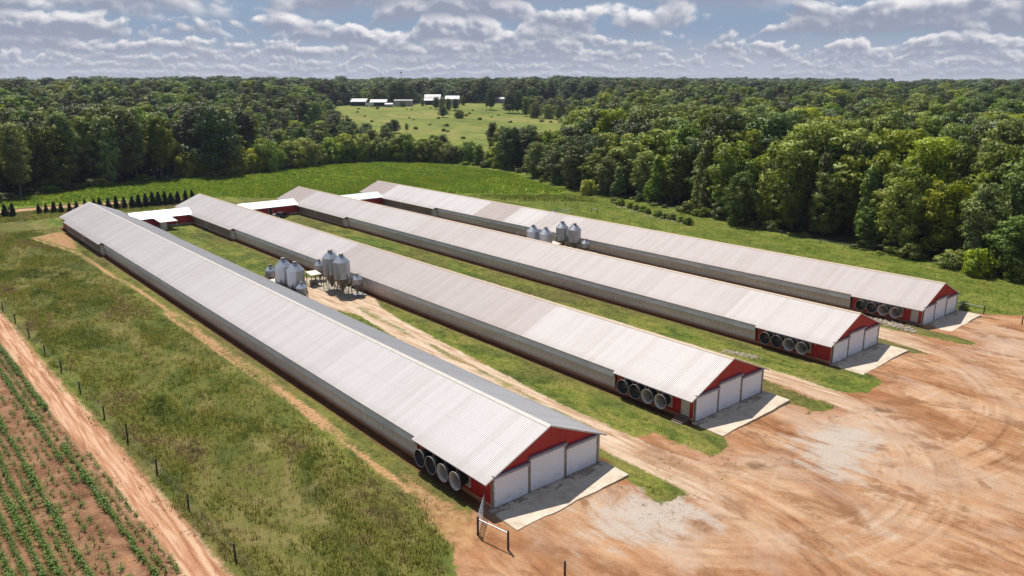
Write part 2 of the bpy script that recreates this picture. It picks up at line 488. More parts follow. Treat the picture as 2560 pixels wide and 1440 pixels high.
patch = g.noise(g.V('MULTIPLY', p, (0.10, 0.05, 0.0)), 1.0, 5.0, 0.62, 1.2)
mead = g.mix(g.mapr(patch, 0.50, 0.62, 0.0, 0.75), mead, (0.215, 0.170, 0.066))
mead = g.mix(g.mapr(patch, 0.47, 0.38, 0.0, 0.55), mead, (0.042, 0.060, 0.014))
grass = g.mix(g.M('MULTIPLY', meadow_m, 0.75), grass, mead)
# lusher mown green beyond the barns and by the wood
lush = g.mapr(g.M('ADD', px_, g.M('MULTIPLY', e1, 30.0)), 94.0, 112.0)
lushc = g.ramp(g.noise(g.V('MULTIPLY', p, (0.22, 0.14, 0.2)), 1.0, 5.0, 0.6, 0.5), [(0.28, (0.058, 0.088, 0.012)), (0.45, (0.115, 0.158, 0.018)), (0.60, (0.185, 0.205, 0.034)), (0.75, (0.21, 0.18, 0.05))])
lushc = g.mix(0.6, lushc, g.ramp(e2, [(0.0, (0.8, 0.8, 0.8)), (0.4, (1.5, 1.5, 1.4))]), 'MULTIPLY')
grass = g.mix(g.M('MULTIPLY', lush, 0.8), grass, lushc)
# dry trodden strip beside the barns
dry = g.mapr(g.M('ADD', g.attr('gap'), g.M('MULTIPLY', e1, 5.0)), 5.2, 2.2)
dryc = g.ramp(g.noise(p, 1.1, 5.0, 0.6), [(0.3, (0.075, 0.062, 0.02)), (0.5, (0.155, 0.115, 0.045)), (0.7, (0.27, 0.18, 0.082))])
grass = g.mix(g.M('MULTIPLY', dry, 0.30), grass, dryc)
mud = g.mapr(g.M('ADD', g.attr('gap'), g.M('MULTIPLY', e1, 0.9)), 1.55, 0.75)
grass = g.mix(mud, grass, g.ramp(e1, [(0.0, (0.12, 0.052, 0.024)), (0.25, (0.20, 0.085, 0.036))]))
# dirt of the yard and tracks
warp = g.M('MULTIPLY', g.M('SUBTRACT', g.noise(g.V('MULTIPLY', p, (0.045, 0.03, 0.0)), 1.0, 1.0), 0.5), 9.0)
def arcs(cx_, cy_, fr, fa, seed):
    ax = g.M('SUBTRACT', px_, cx_); ay = g.M('SUBTRACT', py_, cy_)
    rr = g.M('SQRT', g.M('ADD', g.M('MULTIPLY', ax, ax), g.M('MULTIPLY', ay, ay)))
    th = g.M('ARCTAN2', ay, ax)
    return g.noise(g.vec(g.M('MULTIPLY', rr, fr), g.M('MULTIPLY', th, fa), seed), 1.0, 5.0, 0.62)
s1 = g.noise(g.vec(g.M('ADD', g.M('MULTIPLY', px_, 0.80), warp), g.M('MULTIPLY', py_, 0.13), 1.0), 1.0, 6.0, 0.65)
s2 = arcs(45.0, 8.0, 0.95, 1.5, 4.0)
s3 = arcs(20.0, 0.0, 0.9, 1.4, 9.0)
s4 = arcs(-20.0, -10.0, 0.9, 1.6, 14.0)
big = g.noise(g.V('MULTIPLY', p, (0.16, 0.07, 0.0)), 1.0, 6.0, 0.62, 0.3)
fine = g.noise(p, 5.0, 5.0, 0.7)
def near_ring(cx_, cy_, r_, w_):
    ax = g.M('SUBTRACT', px_, cx_); ay = g.M('SUBTRACT', py_, cy_)
    return g.M('SUBTRACT', g.M('SQRT', g.M('ADD', g.M('MULTIPLY', ax, ax), g.M('MULTIPLY', ay, ay))), r_)
def wt(cx_, cy_, r_, w_):
    return g.mapr(g.M('ABSOLUTE', near_ring(cx_, cy_, r_, w_)), w_, 0.0, 0.0, 1.0)
st = g.mix(g.M('MULTIPLY', wt(45.0, 8.0, 33.0, 11.0), 0.7), s1, s2)
st = g.mix(g.M('MULTIPLY', wt(20.0, 0.0, 24.5, 9.0), 0.7), st, s3)
st = g.mix(wt(-20.0, -10.0, 33.0, 8.0), st, s4)
# single pairs of wheel marks that turn out of the lanes and off the aprons
ruts = None
for (cx_, cy_, r_, sg) in ((45, 8, 31.0, 1), (45, 8, 35.5, 1), (20, 0, 23.0, 1), (20, 0, 27.0, 1), (-20, -10, 31.5, 1), (-20, -10, 35.0, 1), (66, -34, 27.0, 1), (30, -40, 30.0, 1), (14, -44, 34.0, 1), (52, -46, 33, 1), (95, -50, 40, 1)):
    q_ = g.M('ABSOLUTE', g.M('SUBTRACT', g.M('ABSOLUTE', near_ring(cx_, cy_, r_, 1.0)), 0.92))
    q_ = g.mapr(g.M('ADD', q_, g.M('MULTIPLY', e2, 0.25)), 0.34, 0.12)
    ruts = q_ if ruts is None else g.M('MAXIMUM', ruts, q_)
ruts = g.M('MULTIPLY', ruts, g.mapr(g.noise(g.V('MULTIPLY', p, (0.11, 0.11, 0.0)), 1.0, 3.0), 0.40, 0.58))
dc = g.ramp(big, [(0.27, (0.18, 0.074, 0.030)), (0.40, (0.295, 0.145, 0.068)), (0.52, (0.39, 0.228, 0.126)), (0.70, (0.45, 0.31, 0.205))])
dc = g.mix(0.95, dc, g.ramp(st, [(0.35, (0.47, 0.38, 0.32)), (0.45, (0.92, 0.88, 0.85)), (0.60, (1.18, 1.18, 1.18))]), 'MULTIPLY')
dc = g.mix(0.5, dc, g.ramp(fine, [(0.25, (0.6, 0.58, 0.56)), (0.5, (1, 1, 1)), (0.75, (1.3, 1.3, 1.3))]), 'MULTIPLY')
dc = g.mix(g.M('MULTIPLY', ruts, 0.34), dc, g.mix(g.mapr(big, 0.4, 0.6), (0.26, 0.135, 0.068), (0.56, 0.43, 0.32)))
worn = g.noise(g.V('MULTIPLY', p, (0.075, 0.055, 0.0)), 1.0, 7.0, 0.66, 0.6)
dc = g.mix(g.mapr(worn, 0.47, 0.66, 0.0, 0.55), dc, (0.44, 0.335, 0.26))
redge = g.mapr(g.M('ADD', g.attr('dirt'), g.M('MULTIPLY', e1, 7.0)), 4.0, -0.5)
dc = g.mix(g.M('MULTIPLY', redge, 0.6), dc, (0.30, 0.125, 0.052))
brown = g.noise(g.V('MULTIPLY', p, (0.22, 0.18, 0.0)), 1.0, 7.0, 0.70, 0.5)
dc = g.mix(g.mapr(brown, 0.50, 0.64, 0.0, 0.72), dc, (0.19, 0.085, 0.036))
grav_n = g.voro(p, 17.0)
gc = g.mix(0.38, (0.43, 0.375, 0.32), g.ramp(grav_n.outputs['Color'], [(0.0, (0.45, 0.45, 0.45)), (1.0, (1.5, 1.5, 1.5))]), 'MULTIPLY')
gmask = g.M('MULTIPLY', g.mapr(g.M('ADD', g.attr('gravel'), g.M('ADD', g.M('MULTIPLY', e1, 9.0), g.M('MULTIPLY', g.M('SUBTRACT', s1, 0.5), 14.0))), -2.4, 2.6, 0.0, 0.85), g.mapr(fine, 0.25, 0.45, 0.55, 1.0))
dc = g.mix(gmask, dc, gc)
dc = g.mix(g.mapr(g.M('ADD', g.attr('puddle'), g.M('MULTIPLY', e1, 1.6)), -0.5, 0.6, 0.0, 0.8), dc, (0.10, 0.062, 0.034))
weeds = g.M('MULTIPLY', g.mapr(g.noise(p, 0.75, 5.0, 0.7), 0.60, 0.67), g.mapr(g.M('ADD', g.attr('dirt'), g.M('MULTIPLY', e1, 6.0)), 4.5, 0.5))
dc = g.mix(g.M('MULTIPLY', weeds, 0.75), dc, (0.075, 0.075, 0.022))
tcol = g.mix(1.0, g.ramp(g.noise(g.V('MULTIPLY', p, (1.5, 0.13, 0.0)), 1.0, 5.0, 0.62, 0.4), [(0.33, (0.32, 0.185, 0.10)), (0.47, (0.46, 0.325, 0.215)), (0.6, (0.56, 0.44, 0.325))]), g.ramp(fine, [(0.25, (0.7, 0.68, 0.66)), (0.5, (1, 1, 1)), (0.75, (1.2, 1.2, 1.2))]), 'MULTIPLY')
tm = mask('track', edge_s, 0.25)
c = g.mix(mask('dirt'), grass, dc)
fade = g.mapr(g.M('ADD', g.attr('dirt'), g.M('MULTIPLY', e1, 5.0)), 4.0, -1.0, 0.12, 1.0)
c = g.mix(g.M('MULTIPLY', tm, fade), c, tcol)
med = g.M('MULTIPLY', mask('median', edge_s), g.mapr(g.noise(g.V('MULTIPLY', p, (0.2, 0.12, 0.0)), 1.0, 3.0), 0.36, 0.52))
c = g.mix(g.M('MULTIPLY', med, 0.8), c, grass)
c = g.mix(mask('bare', edge_s, 0.30, -0.22), c, g.mix(g.mapr(e2, -0.2, 0.2), (0.33, 0.165, 0.072), (0.46, 0.29, 0.15)))
c = g.mix(g.M('MULTIPLY', mask('bare2', g.M('MULTIPLY', edge, 1.3), 0.5, -0.3), 0.85), c, g.ramp(g.noise(p, 0.8, 6.0, 0.65), [(0.3, (0.20, 0.10, 0.042)), (0.5, (0.37, 0.20, 0.095)), (0.7, (0.44, 0.29, 0.15))]))
# ploughed red soil with straw between the young corn rows, and the clay lane
straw = g.noise(g.V('MULTIPLY', p, (3.0, 1.2, 1.0)), 2.2, 5.0, 0.75, 0.8)
sc = g.ramp(g.noise(p, 0.35, 6.0, 0.66, 0.5), [(0.30, (0.100, 0.045, 0.024)), (0.45, (0.185, 0.088, 0.046)), (0.58, (0.255, 0.138, 0.078)), (0.74, (0.36, 0.165, 0.078))])
sc = g.mix(g.mapr(straw, 0.53, 0.68, 0.0, 0.65), sc, (0.40, 0.28, 0.17))
sc = g.mix(g.mapr(straw, 0.44, 0.30, 0.0, 0.55), sc, (0.085, 0.045, 0.024))
c = g.mix(mask('soil', edge_s, 0.3), c, sc)
rut = g.noise(g.V('MULTIPLY', p, (1.9, 0.11, 0.0)), 1.0, 5.0, 0.6, 0.6)
lc = g.ramp(rut, [(0.32, (0.27, 0.12, 0.060)), (0.47, (0.41, 0.21, 0.118)), (0.6, (0.54, 0.345, 0.22))])
lc = g.mix(0.5, lc, g.ramp(fine, [(0.25, (0.62, 0.6, 0.58)), (0.5, (1, 1, 1)), (0.75, (1.25, 1.25, 1.25))]), 'MULTIPLY')
c = g.mix(mask('lane', g.M('MULTIPLY', edge_s, 1.5), 0.5, 0.75), c, lc)
# green crop beyond the barns
fcol = g.ramp(g.noise(g.V('MULTIPLY', p, (0.03, 0.018, 0.0)), 1.0, 4.0, 0.55, 0.8), [(0.3, (0.100, 0.180, 0.014)), (0.5, (0.160, 0.240, 0.018)), (0.7, (0.25, 0.295, 0.024))])
fcol = g.mix(0.8, fcol, g.ramp(g.noise(p, 1.1, 4.0, 0.7), [(0.25, (0.4, 0.42, 0.4)), (0.5, (1, 1, 1)), (0.75, (1.5, 1.45, 1.5))]), 'MULTIPLY')
c = g.mix(mask('field', edge_s, 0.4), c, fcol)
# pasture on the far hill, dark litter under the woods
pscr = g.noise(g.V('MULTIPLY', p, (0.13, 0.05, 0.0)), 1.0, 6.0, 0.7)
pc = g.ramp(g.noise(g.V('MULTIPLY', p, (0.02, 0.012, 0.0)), 1.0, 6.0, 0.65, 1.0), [(0.32, (0.10, 0.13, 0.022)), (0.5, (0.165, 0.185, 0.036)), (0.68, (0.22, 0.20, 0.062))])
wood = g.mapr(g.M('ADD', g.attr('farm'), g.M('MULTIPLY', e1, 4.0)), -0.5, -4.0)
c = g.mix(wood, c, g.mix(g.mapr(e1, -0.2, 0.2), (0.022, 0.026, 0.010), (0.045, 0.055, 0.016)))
pc = g.mix(0.8, pc, g.ramp(pscr, [(0.3, (0.5, 0.55, 0.5)), (0.5, (1, 1, 1)), (0.7, (1.35, 1.3, 1.2))]), 'MULTIPLY')
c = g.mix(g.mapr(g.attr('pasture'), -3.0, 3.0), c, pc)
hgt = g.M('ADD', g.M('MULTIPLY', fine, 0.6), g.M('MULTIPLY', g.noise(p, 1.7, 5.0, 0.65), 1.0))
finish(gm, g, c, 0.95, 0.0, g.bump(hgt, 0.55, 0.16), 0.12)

ZN = {0: 'ground', 1: 'dirt_yard', 2: 'dirt_track', 3: 'dirt_lane', 4: 'ploughed_soil', 5: 'crop_field', 6: 'hill_pasture'}
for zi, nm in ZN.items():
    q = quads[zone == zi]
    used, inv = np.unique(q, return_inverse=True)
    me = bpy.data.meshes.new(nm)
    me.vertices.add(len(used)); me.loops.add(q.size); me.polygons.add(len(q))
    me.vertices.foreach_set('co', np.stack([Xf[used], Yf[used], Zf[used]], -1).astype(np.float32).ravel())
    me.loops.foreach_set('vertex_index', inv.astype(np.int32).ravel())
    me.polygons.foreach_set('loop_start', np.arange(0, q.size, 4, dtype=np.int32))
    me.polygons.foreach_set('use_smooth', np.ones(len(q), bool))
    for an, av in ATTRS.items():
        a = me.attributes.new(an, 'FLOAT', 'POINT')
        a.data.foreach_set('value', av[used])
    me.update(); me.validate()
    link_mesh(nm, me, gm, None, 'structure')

# ------------------------------------------------------------------ materials of the buildings
def simple(name, c, rough=0.6, metal=0.0, var=0.25, scale=3.0, spec=0.5, stretch=None, bump=0.0):
    mt, g = new_mat(name)
    p = g.obj()
    if stretch: p = g.V('MULTIPLY', p, stretch)
    n = g.noise(p, scale, 5.0, 0.6)
    cc = g.mix(1.0, c, g.ramp(n, [(0.2, (1-var,)*3), (0.8, (1+var*0.5,)*3)]), 'MULTIPLY')
    return finish(mt, g, cc, rough, metal, g.bump(n, bump, 0.02) if bump else None, spec)

# metal roofing, weathered panel by panel, runs of dirt down the slope
roof_m, g = new_mat('roof_metal')
p = g.obj(); ox, oy, oz = g.xyz(p)
pan = g.node('ShaderNodeTexWhiteNoise', noise_dimensions='1D')
g.put(pan.inputs['W'], g.M('FLOOR', g.M('DIVIDE', oy, 0.9)))
strk = g.noise(g.vec(g.M('MULTIPLY', oy, 2.6), g.M('MULTIPLY', ox, 0.22), 0.0), 1.0, 5.0, 0.62)
broad = g.noise(g.vec(g.M('MULTIPLY', oy, 0.07), g.M('MULTIPLY', ox, 0.09), 2.0), 1.0, 3.0, 0.55)
tone = g.attr('tone')
clean = g.mapr(tone, 0.0, 0.10)
base = g.mix(tone, (0.60, 0.565, 0.55), (0.42, 0.345, 0.322))
base = g.mix(g.mapr(tone, 1.1, 1.2), base, (0.52, 0.515, 0.53))  # painted shade: greyer colour for a slope that catches less sheen
rust = g.noise(g.vec(g.M('MULTIPLY', oy, 0.9), g.M('MULTIPLY', ox, 0.25), 7.0), 1.0, 6.0, 0.7)
base = g.mix(g.mapr(rust, 0.64, 0.76, 0.0, 0.35), base, (0.34, 0.235, 0.17))
seam = g.M('ABSOLUTE', g.M('SUBTRACT', g.M('ABSOLUTE', ox), 4.05))
base = g.mix(g.mapr(seam, 0.03, 0.09, 0.10, 0.0), base, (0.22, 0.20, 0.19))
f = g.M('ADD', g.M('MULTIPLY', pan.outputs[0], 0.12), g.M('ADD', g.M('MULTIPLY', strk, 0.34), g.M('MULTIPLY', broad, 0.22)))
base = g.mix(1.0, base, g.ramp(f, [(0.22, (0.88, 0.865, 0.855)), (0.36, (1, 1, 1)), (0.48, (1.05, 1.05, 1.05))]), 'MULTIPLY')
eave = g.M('MULTIPLY', g.mapr(g.M('ADD', g.M('ABSOLUTE', ox), g.M('MULTIPLY', strk, 2.5)), 7.6, 9.0), 0.22)
base = g.mix(eave, base, (0.30, 0.25, 0.22))
lap = g.M('ABSOLUTE', g.M('SUBTRACT', g.M('FRACT', g.M('DIVIDE', g.M('ADD', oy, 0.21), 0.2286)), 0.62))
base = g.mix(g.mapr(lap, 0.05, 0.16, 0.42, 0.0), base, (0.17, 0.15, 0.14))
finish(roof_m, g, base, g.M('ADD', g.M('MULTIPLY', strk, 0.10), 0.58), 0.06, None, 0.2)

white_roof = simple('white_roof_sheet', (0.80, 0.80, 0.80), 0.35, 0.1, 0.10, 1.2)
red_m = simple('red_siding', (0.46, 0.016, 0.020), 0.45, 0.0, 0.35, 1.1, stretch=(1.0, 1.0, 0.3))
trim_m = simple('white_trim', (0.56, 0.51, 0.45), 0.55, 0.0, 0.25, 2.0)
tan_m = simple('tan_trim', (0.46, 0.33, 0.21), 0.6, 0.0, 0.3, 2.0)
grey_trim = simple('grey_metal_trim', (0.30, 0.29, 0.28), 0.45, 0.5, 0.3, 2.0)
head_m = simple('blue_grey_header', (0.25, 0.27, 0.34), 0.45, 0.3, 0.25, 1.5)
hood_m = simple('curtain_hood_metal', (0.68, 0.66, 0.63), 0.5, 0.1, 0.3, 0.9, stretch=(1, 0.4, 2.0))
dark_m = simple('dark_plastic', (0.016, 0.017, 0.021), 0.4, 0.0, 0.3, 3.0)
cone_in = simple('dusty_fan_cone_lining', (0.62, 0.55, 0.49), 0.6, 0.0, 0.45, 5.0)
cone_dk = simple('black_fan_cone_lining', (0.035, 0.034, 0.034), 0.5, 0.0, 0.5, 4.0)
galv = simple('galvanised_steel', (0.40, 0.42, 0.455), 0.40, 0.6, 0.3, 1.2, stretch=(1, 1, 0.35))
galv_dk = simple('weathered_steel', (0.22, 0.205, 0.18), 0.55, 0.5, 0.35, 2.0)
wood_m = simple('weathered_wood', (0.20, 0.145, 0.10), 0.85, 0.0, 0.5, 4.0, stretch=(1, 1, 0.2))
post_m = simple('dark_post_wood', (0.075, 0.055, 0.042), 0.9, 0.0, 0.5, 6.0, stretch=(1, 1, 0.2))
wire_m = simple('fence_wire', (0.13, 0.12, 0.10), 0.6, 0.3, 0.2, 3.0)
pvc_m = simple('white_pipe', (0.70, 0.68, 0.64), 0.4, 0.0, 0.15, 3.0)

fnd_m, g = new_mat('clay_stained_foundation')
p = g.obj(); ox, oy, oz = g.xyz(p)
n = g.noise(g.V('MULTIPLY', p, (1, 0.35, 1)), 1.6, 5.0, 0.65)
c = g.ramp(g.M('ADD', g.M('MULTIPLY', n, 0.5), g.M('MULTIPLY', oz, 0.75)), [(0.15, (0.22, 0.085, 0.038)), (0.45, (0.42, 0.18, 0.085)), (0.72, (0.58, 0.40, 0.27))])
finish(fnd_m, g, c, 0.9, 0.0, g.bump(n, 0.4, 0.03), 0.2)

curt_m, g = new_mat('grey_curtain')
p = g.obj(); ox, oy, oz = g.xyz(p)
n = g.noise(g.vec(0.0, g.M('MULTIPLY', oy, 3.2), g.M('MULTIPLY', oz, 0.5)), 1.0, 4.0, 0.6)
n2 = g.noise(g.vec(0.0, g.M('MULTIPLY', oy, 0.05), g.M('MULTIPLY', oz, 0.7)), 1.0, 3.0)
c = g.mix(1.0, (0.64, 0.545, 0.48), g.ramp(g.M('ADD', g.M('MULTIPLY', n, 0.5), g.M('MULTIPLY', n2, 0.5)), [(0.32, (0.66, 0.63, 0.62)), (0.62, (1.15, 1.14, 1.12))]), 'MULTIPLY')
finish(curt_m, g, c, 0.7, 0.0, g.bump(n, 0.5, 0.05), 0.3)

padm, g = new_mat('brown_cooling_pad')
p = g.obj(); ox, oy, oz = g.xyz(p)
w = g.node('ShaderNodeTexWave', wave_type='BANDS', bands_direction='Y'); g.put(w.inputs[0], p); w.inputs['Scale'].default_value = 1.6; w.inputs['Distortion'].default_value = 0.4
n = g.noise(g.V('MULTIPLY', p, (1, 0.6, 0.25)), 2.0, 4.0)
c = g.mix(g.M('MULTIPLY', w.outputs[1], 0.6), g.ramp(n, [(0.3, (0.27, 0.20, 0.15)), (0.7, (0.42, 0.32, 0.245))]), (0.10, 0.075, 0.06))
finish(padm, g, c, 0.9, 0.0, None, 0.2)

door_m, g = new_mat('white_door_curtain')
p = g.obj(); ox, oy, oz = g.xyz(p)
wv = g.noise(g.vec(g.M('MULTIPLY', ox, 0.8), 0.0, g.M('MULTIPLY', oz, 4.5)), 1.0, 4.0, 0.6, 0.6)
gx_ = g.M('LESS_THAN', g.M('FRACT', g.M('MULTIPLY', ox, 2.2)), 0.09)
gz_ = g.M('LESS_THAN', g.M('FRACT', g.M('MULTIPLY', oz, 2.2)), 0.09)
gr = g.M('MAXIMUM', gx_, gz_)
n = g.noise(p, 0.9, 5.0, 0.6)
c = g.mix(g.M('MULTIPLY', gr, 0.14), (0.80, 0.80, 0.83), (0.55, 0.54, 0.56))
c = g.mix(1.0, c, g.ramp(g.M('ADD', g.M('MULTIPLY', oz, 0.25), n), [(0.35, (0.82, 0.79, 0.76)), (0.8, (1.05, 1.05, 1.05))]), 'MULTIPLY')
finish(door_m, g, c, 0.5, 0.0, g.bump(wv, 0.55, 0.07), 0.4)

conc_m, g = new_mat('concrete_apron')
p = g.obj(); ox, oy, oz = g.xyz(p)
n = g.noise(p, 0.7, 6.0, 0.65, 0.6)
n2 = g.noise(p, 12.0, 4.0, 0.7)
c = g.ramp(n, [(0.3, (0.40, 0.315, 0.225)), (0.5, (0.54, 0.45, 0.345)), (0.7, (0.61, 0.53, 0.43))])
c = g.mix(0.5, c, g.ramp(n2, [(0.3, (0.8, 0.8, 0.8)), (0.7, (1.12, 1.12, 1.12))]), 'MULTIPLY')
wet = g.M('ADD', g.mapr(oy, -3.1, 0.0, -0.16, 0.15, False), g.noise(g.V('MULTIPLY', p, (0.8, 1.0, 1.0)), 0.8, 5.0, 0.6, 1.0))
wetm = g.mapr(wet, 0.60, 0.655)
c = g.mix(g.M('MULTIPLY', wetm, 0.72), c, (0.13, 0.075, 0.042))
joint = g.M('LESS_THAN', g.M('ABSOLUTE', g.M('SUBTRACT', g.M('FRACT', g.M('DIVIDE', g.M('ADD', ox, 50.0), 3.7)), 0.5)), 0.006)
c = g.mix(g.M('MULTIPLY', joint, 0.5), c, (0.18, 0.14, 0.11))
finish(conc_m, g, c, g.mix(wetm, (0.85, 0.85, 0.85), (0.35, 0.35, 0.35)), 0.0, g.bump(n2, 0.2, 0.01), 0.35)

# ------------------------------------------------------------------ the four long barns
SLOPE = (HR-HE)/HALF
FRONT_Y, PAD_Y0, PAD_Y1 = 12.1, 142.4, 180.8
def ezz(x): return HR-SLOPE*abs(x)
def roof_mesh(sign_edges, tone_fn, seed):
    """both slopes with raised ribs every 0.3 m; sign_edges gives (y0, y1, left eave x, right eave x)"""
    verts = []; faces = []; tones = []
    rib = 0.2286
    for (y0, y1, xl, xr) in sign_edges:
        n = max(1, int(round((y1-y0)/rib))); s = (y1-y0)/n
        prof = []
        for k in range(n):
            a = y0+k*s
            prof += [(a, 0.0), (a+s*0.62, 0.0), (a+s*0.74, 0.026), (a+s*0.88, 0.026)]
        prof.append((y1, 0.0))
        for xe in (xl, xr):
            b = len(verts)
            for (yy, hh) in prof:
                for fr in (0.0, 1.0):
                    x = xe*fr
                    verts.append((x, yy, ezz(x)+hh))
                    tones.append(tone_fn(yy, xe))
            for i in range(len(prof)-1):
                a0 = b+2*i
                q = (a0, a0+1, a0+3, a0+2)
                faces.append(q if xe > 0 else q[::-1])
            # underside sheet, 5 cm lower, and the eave edge
            b = len(verts)
            for yy in (y0, y1):
                for x in (0.0, xe):
                    verts.append((x, yy, ezz(x)-0.06)); tones.append(0.3)
            faces.append((b, b+2, b+3, b+1) if xe > 0 else (b, b+1, b+3, b+2))
            b = len(verts)
            for yy in (y0, y1):
                verts.append((xe, yy, ezz(xe)+0.004)); verts.append((xe, yy, ezz(xe)-0.09)); tones.extend((0.2, 0.2))
            faces.append((b, b+1, b+3, b+2))
    me = bpy.data.meshes.new('roof')
    me.from_pydata(verts, [], faces)
    a = me.attributes.new('tone', 'FLOAT', 'POINT')
    a.data.foreach_set('value', np.array(tones, np.float32))
    me.update()
    return me

def ribbed_gable(y, zbase, holes_top, out=-1, pitch=0.3):
    """ribbed red sheeting over the gable: vertical strips from the local wall top line up to the roof"""
    b = MB()
    xs = np.arange(-WALL, WALL+1e-6, pitch)
    for a, c in zip(xs[:-1], xs[1:]):
        x1 = a+pitch*0.66; mid = (a+c)/2
        z0 = holes_top(mid)
        for (u, v, dy) in ((a, x1, 0.0), (x1, c, 0.022)):
            zu, zv = ezz(u)-0.05, ezz(v)-0.05
            if zu <= z0 and zv <= z0: continue
            yy = y+out*dy
            b.add([(u, yy, z0), (v, yy, z0), (v, yy, max(zv, z0)), (u, yy, max(zu, z0))], [(0, 1, 2, 3)])
        b.add([(x1, y, z0), (x1, y+out*0.022, z0), (x1, y+out*0.022, max(ezz(x1)-0.05, z0)), (x1, y, max(ezz(x1)-0.05, z0))], [(0, 1, 2, 3)])
    return b

def fan_part(parent, y, z, lining):
    """tunnel fan with its discharge cone on the left wall"""
    x0 = -WALL
    fb = MB().box(x0-0.16, x0-0.005, y-0.82, y+0.82, z-0.86, z+0.82)
    f = fb.build('fan', trim_m, parent)
    c = MB().lathe([(0.66, x0-0.165), (0.70, x0-0.45), (0.80, x0-0.9), (0.905, x0-1.36), (0.925, x0-1.37)], (0, y, z), 32, 'X')
    c.build('cone', dark_m, f)
    c = MB().lathe([(0.915, x0-1.372), (0.885, x0-1.33), (0.78, x0-0.9), (0.68, x0-0.45), (0.64, x0-0.2)], (0, y, z), 32, 'X')
    c.build('cone_lining', lining, f)
    MB().lathe([(0.905, x0-1.355), (0.928, x0-1.355), (0.928, x0-1.385), (0.905, x0-1.385), (0.905, x0-1.355)], (0, y, z), 32, 'X').build('rim', hood_m, f)
    c = MB().lathe([(0.64, x0-0.21), (0.12, x0-0.21), (0.001, x0-0.24)], (0, y, z), 24, 'X')
    c.build('shutter', dark_m, f)
    gd = MB()
    for r in (0.2, 0.4, 0.6, 0.78):
        gd.lathe([(r-0.009, x0-1.0-0.0), (r+0.009, x0-1.0), (r+0.009, x0-1.018), (r-0.009, x0-1.018), (r-0.009, x0-1.0)], (0, y, z), 24, 'X')
    for k in range(8):
        t = math.pi*k/8
        gd.tube((x0-1.01, y-0.8*math.cos(t), z-0.8*math.sin(t)), (x0-1.01, y+0.8*math.cos(t), z+0.8*math.sin(t)), 0.008, n=4)
    gd.build('guard', galv_dk, f)
    bl = MB()
    for k in range(6):
        t = math.pi*2*k/6
        d = (math.cos(t), math.sin(t)); pp = (-d[1], d[0])
        vs_ = []
        for rr, wv_, tw in ((0.1, 0.07, 0.05), (0.6, 0.16, 0.03)):
            for sg in (-1, 1):
                vs_.append((x0-0.5+sg*tw, y+d[0]*rr+pp[0]*wv_*sg, z+d[1]*rr+pp[1]*wv_*sg))
        bl.add(vs_, [(0, 1, 3, 2)])
    bl.lathe([(0.1, x0-0.44), (0.1, x0-0.56), (0.001, x0-0.57)], (0, y, z), 12, 'X')
    bl.build('blade', galv_dk, f)
    return f

BARN_LABELS = ['nearest long poultry barn, with clean white metal roof, beside the wire fence and dirt lane',
               'long poultry barn second from the fence, with dirty grid-stained roof middle and wooden steps',
               'long poultry barn third from the fence, with pink-stained far roof end and no steps',
               'long poultry barn nearest the right-hand wood, with patches of tan sheets on its roof']
def tone1(y, xe): return 0.0 if xe < 0 else 1.3  # right slope takes the grey that imitates its weaker reflection
def tone2(y, xe): return 0.62 if 30.5 < y < 90.8 else 0.10
def tone3(y, xe): return 0.85 if y > 174.6 else (0.42 if 18 < y < 110 else 0.22)
def tone4(y, xe):
    if y > 175: return 0.95
    if 110.4 < y < 124: return 0.90
    if 92.1 < y < 103.2: return 0.0 if y > 99 else 0.55
    if 104 <= y < 110.4 or y >= 124: return 0.0
    return 0.55 if y < 86 else 0.15
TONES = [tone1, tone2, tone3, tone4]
DOORS = [(-6.95, -2.66, 0.10, 3.10), (-2.46, 2.10, 0.10, 3.58), (2.34, 6.72, 0.10, 3.10)]
def door_top(x):
    if x < -2.56: return 3.42
    if x < 2.22: return 3.90
    return 3.42
door_mats_done = None
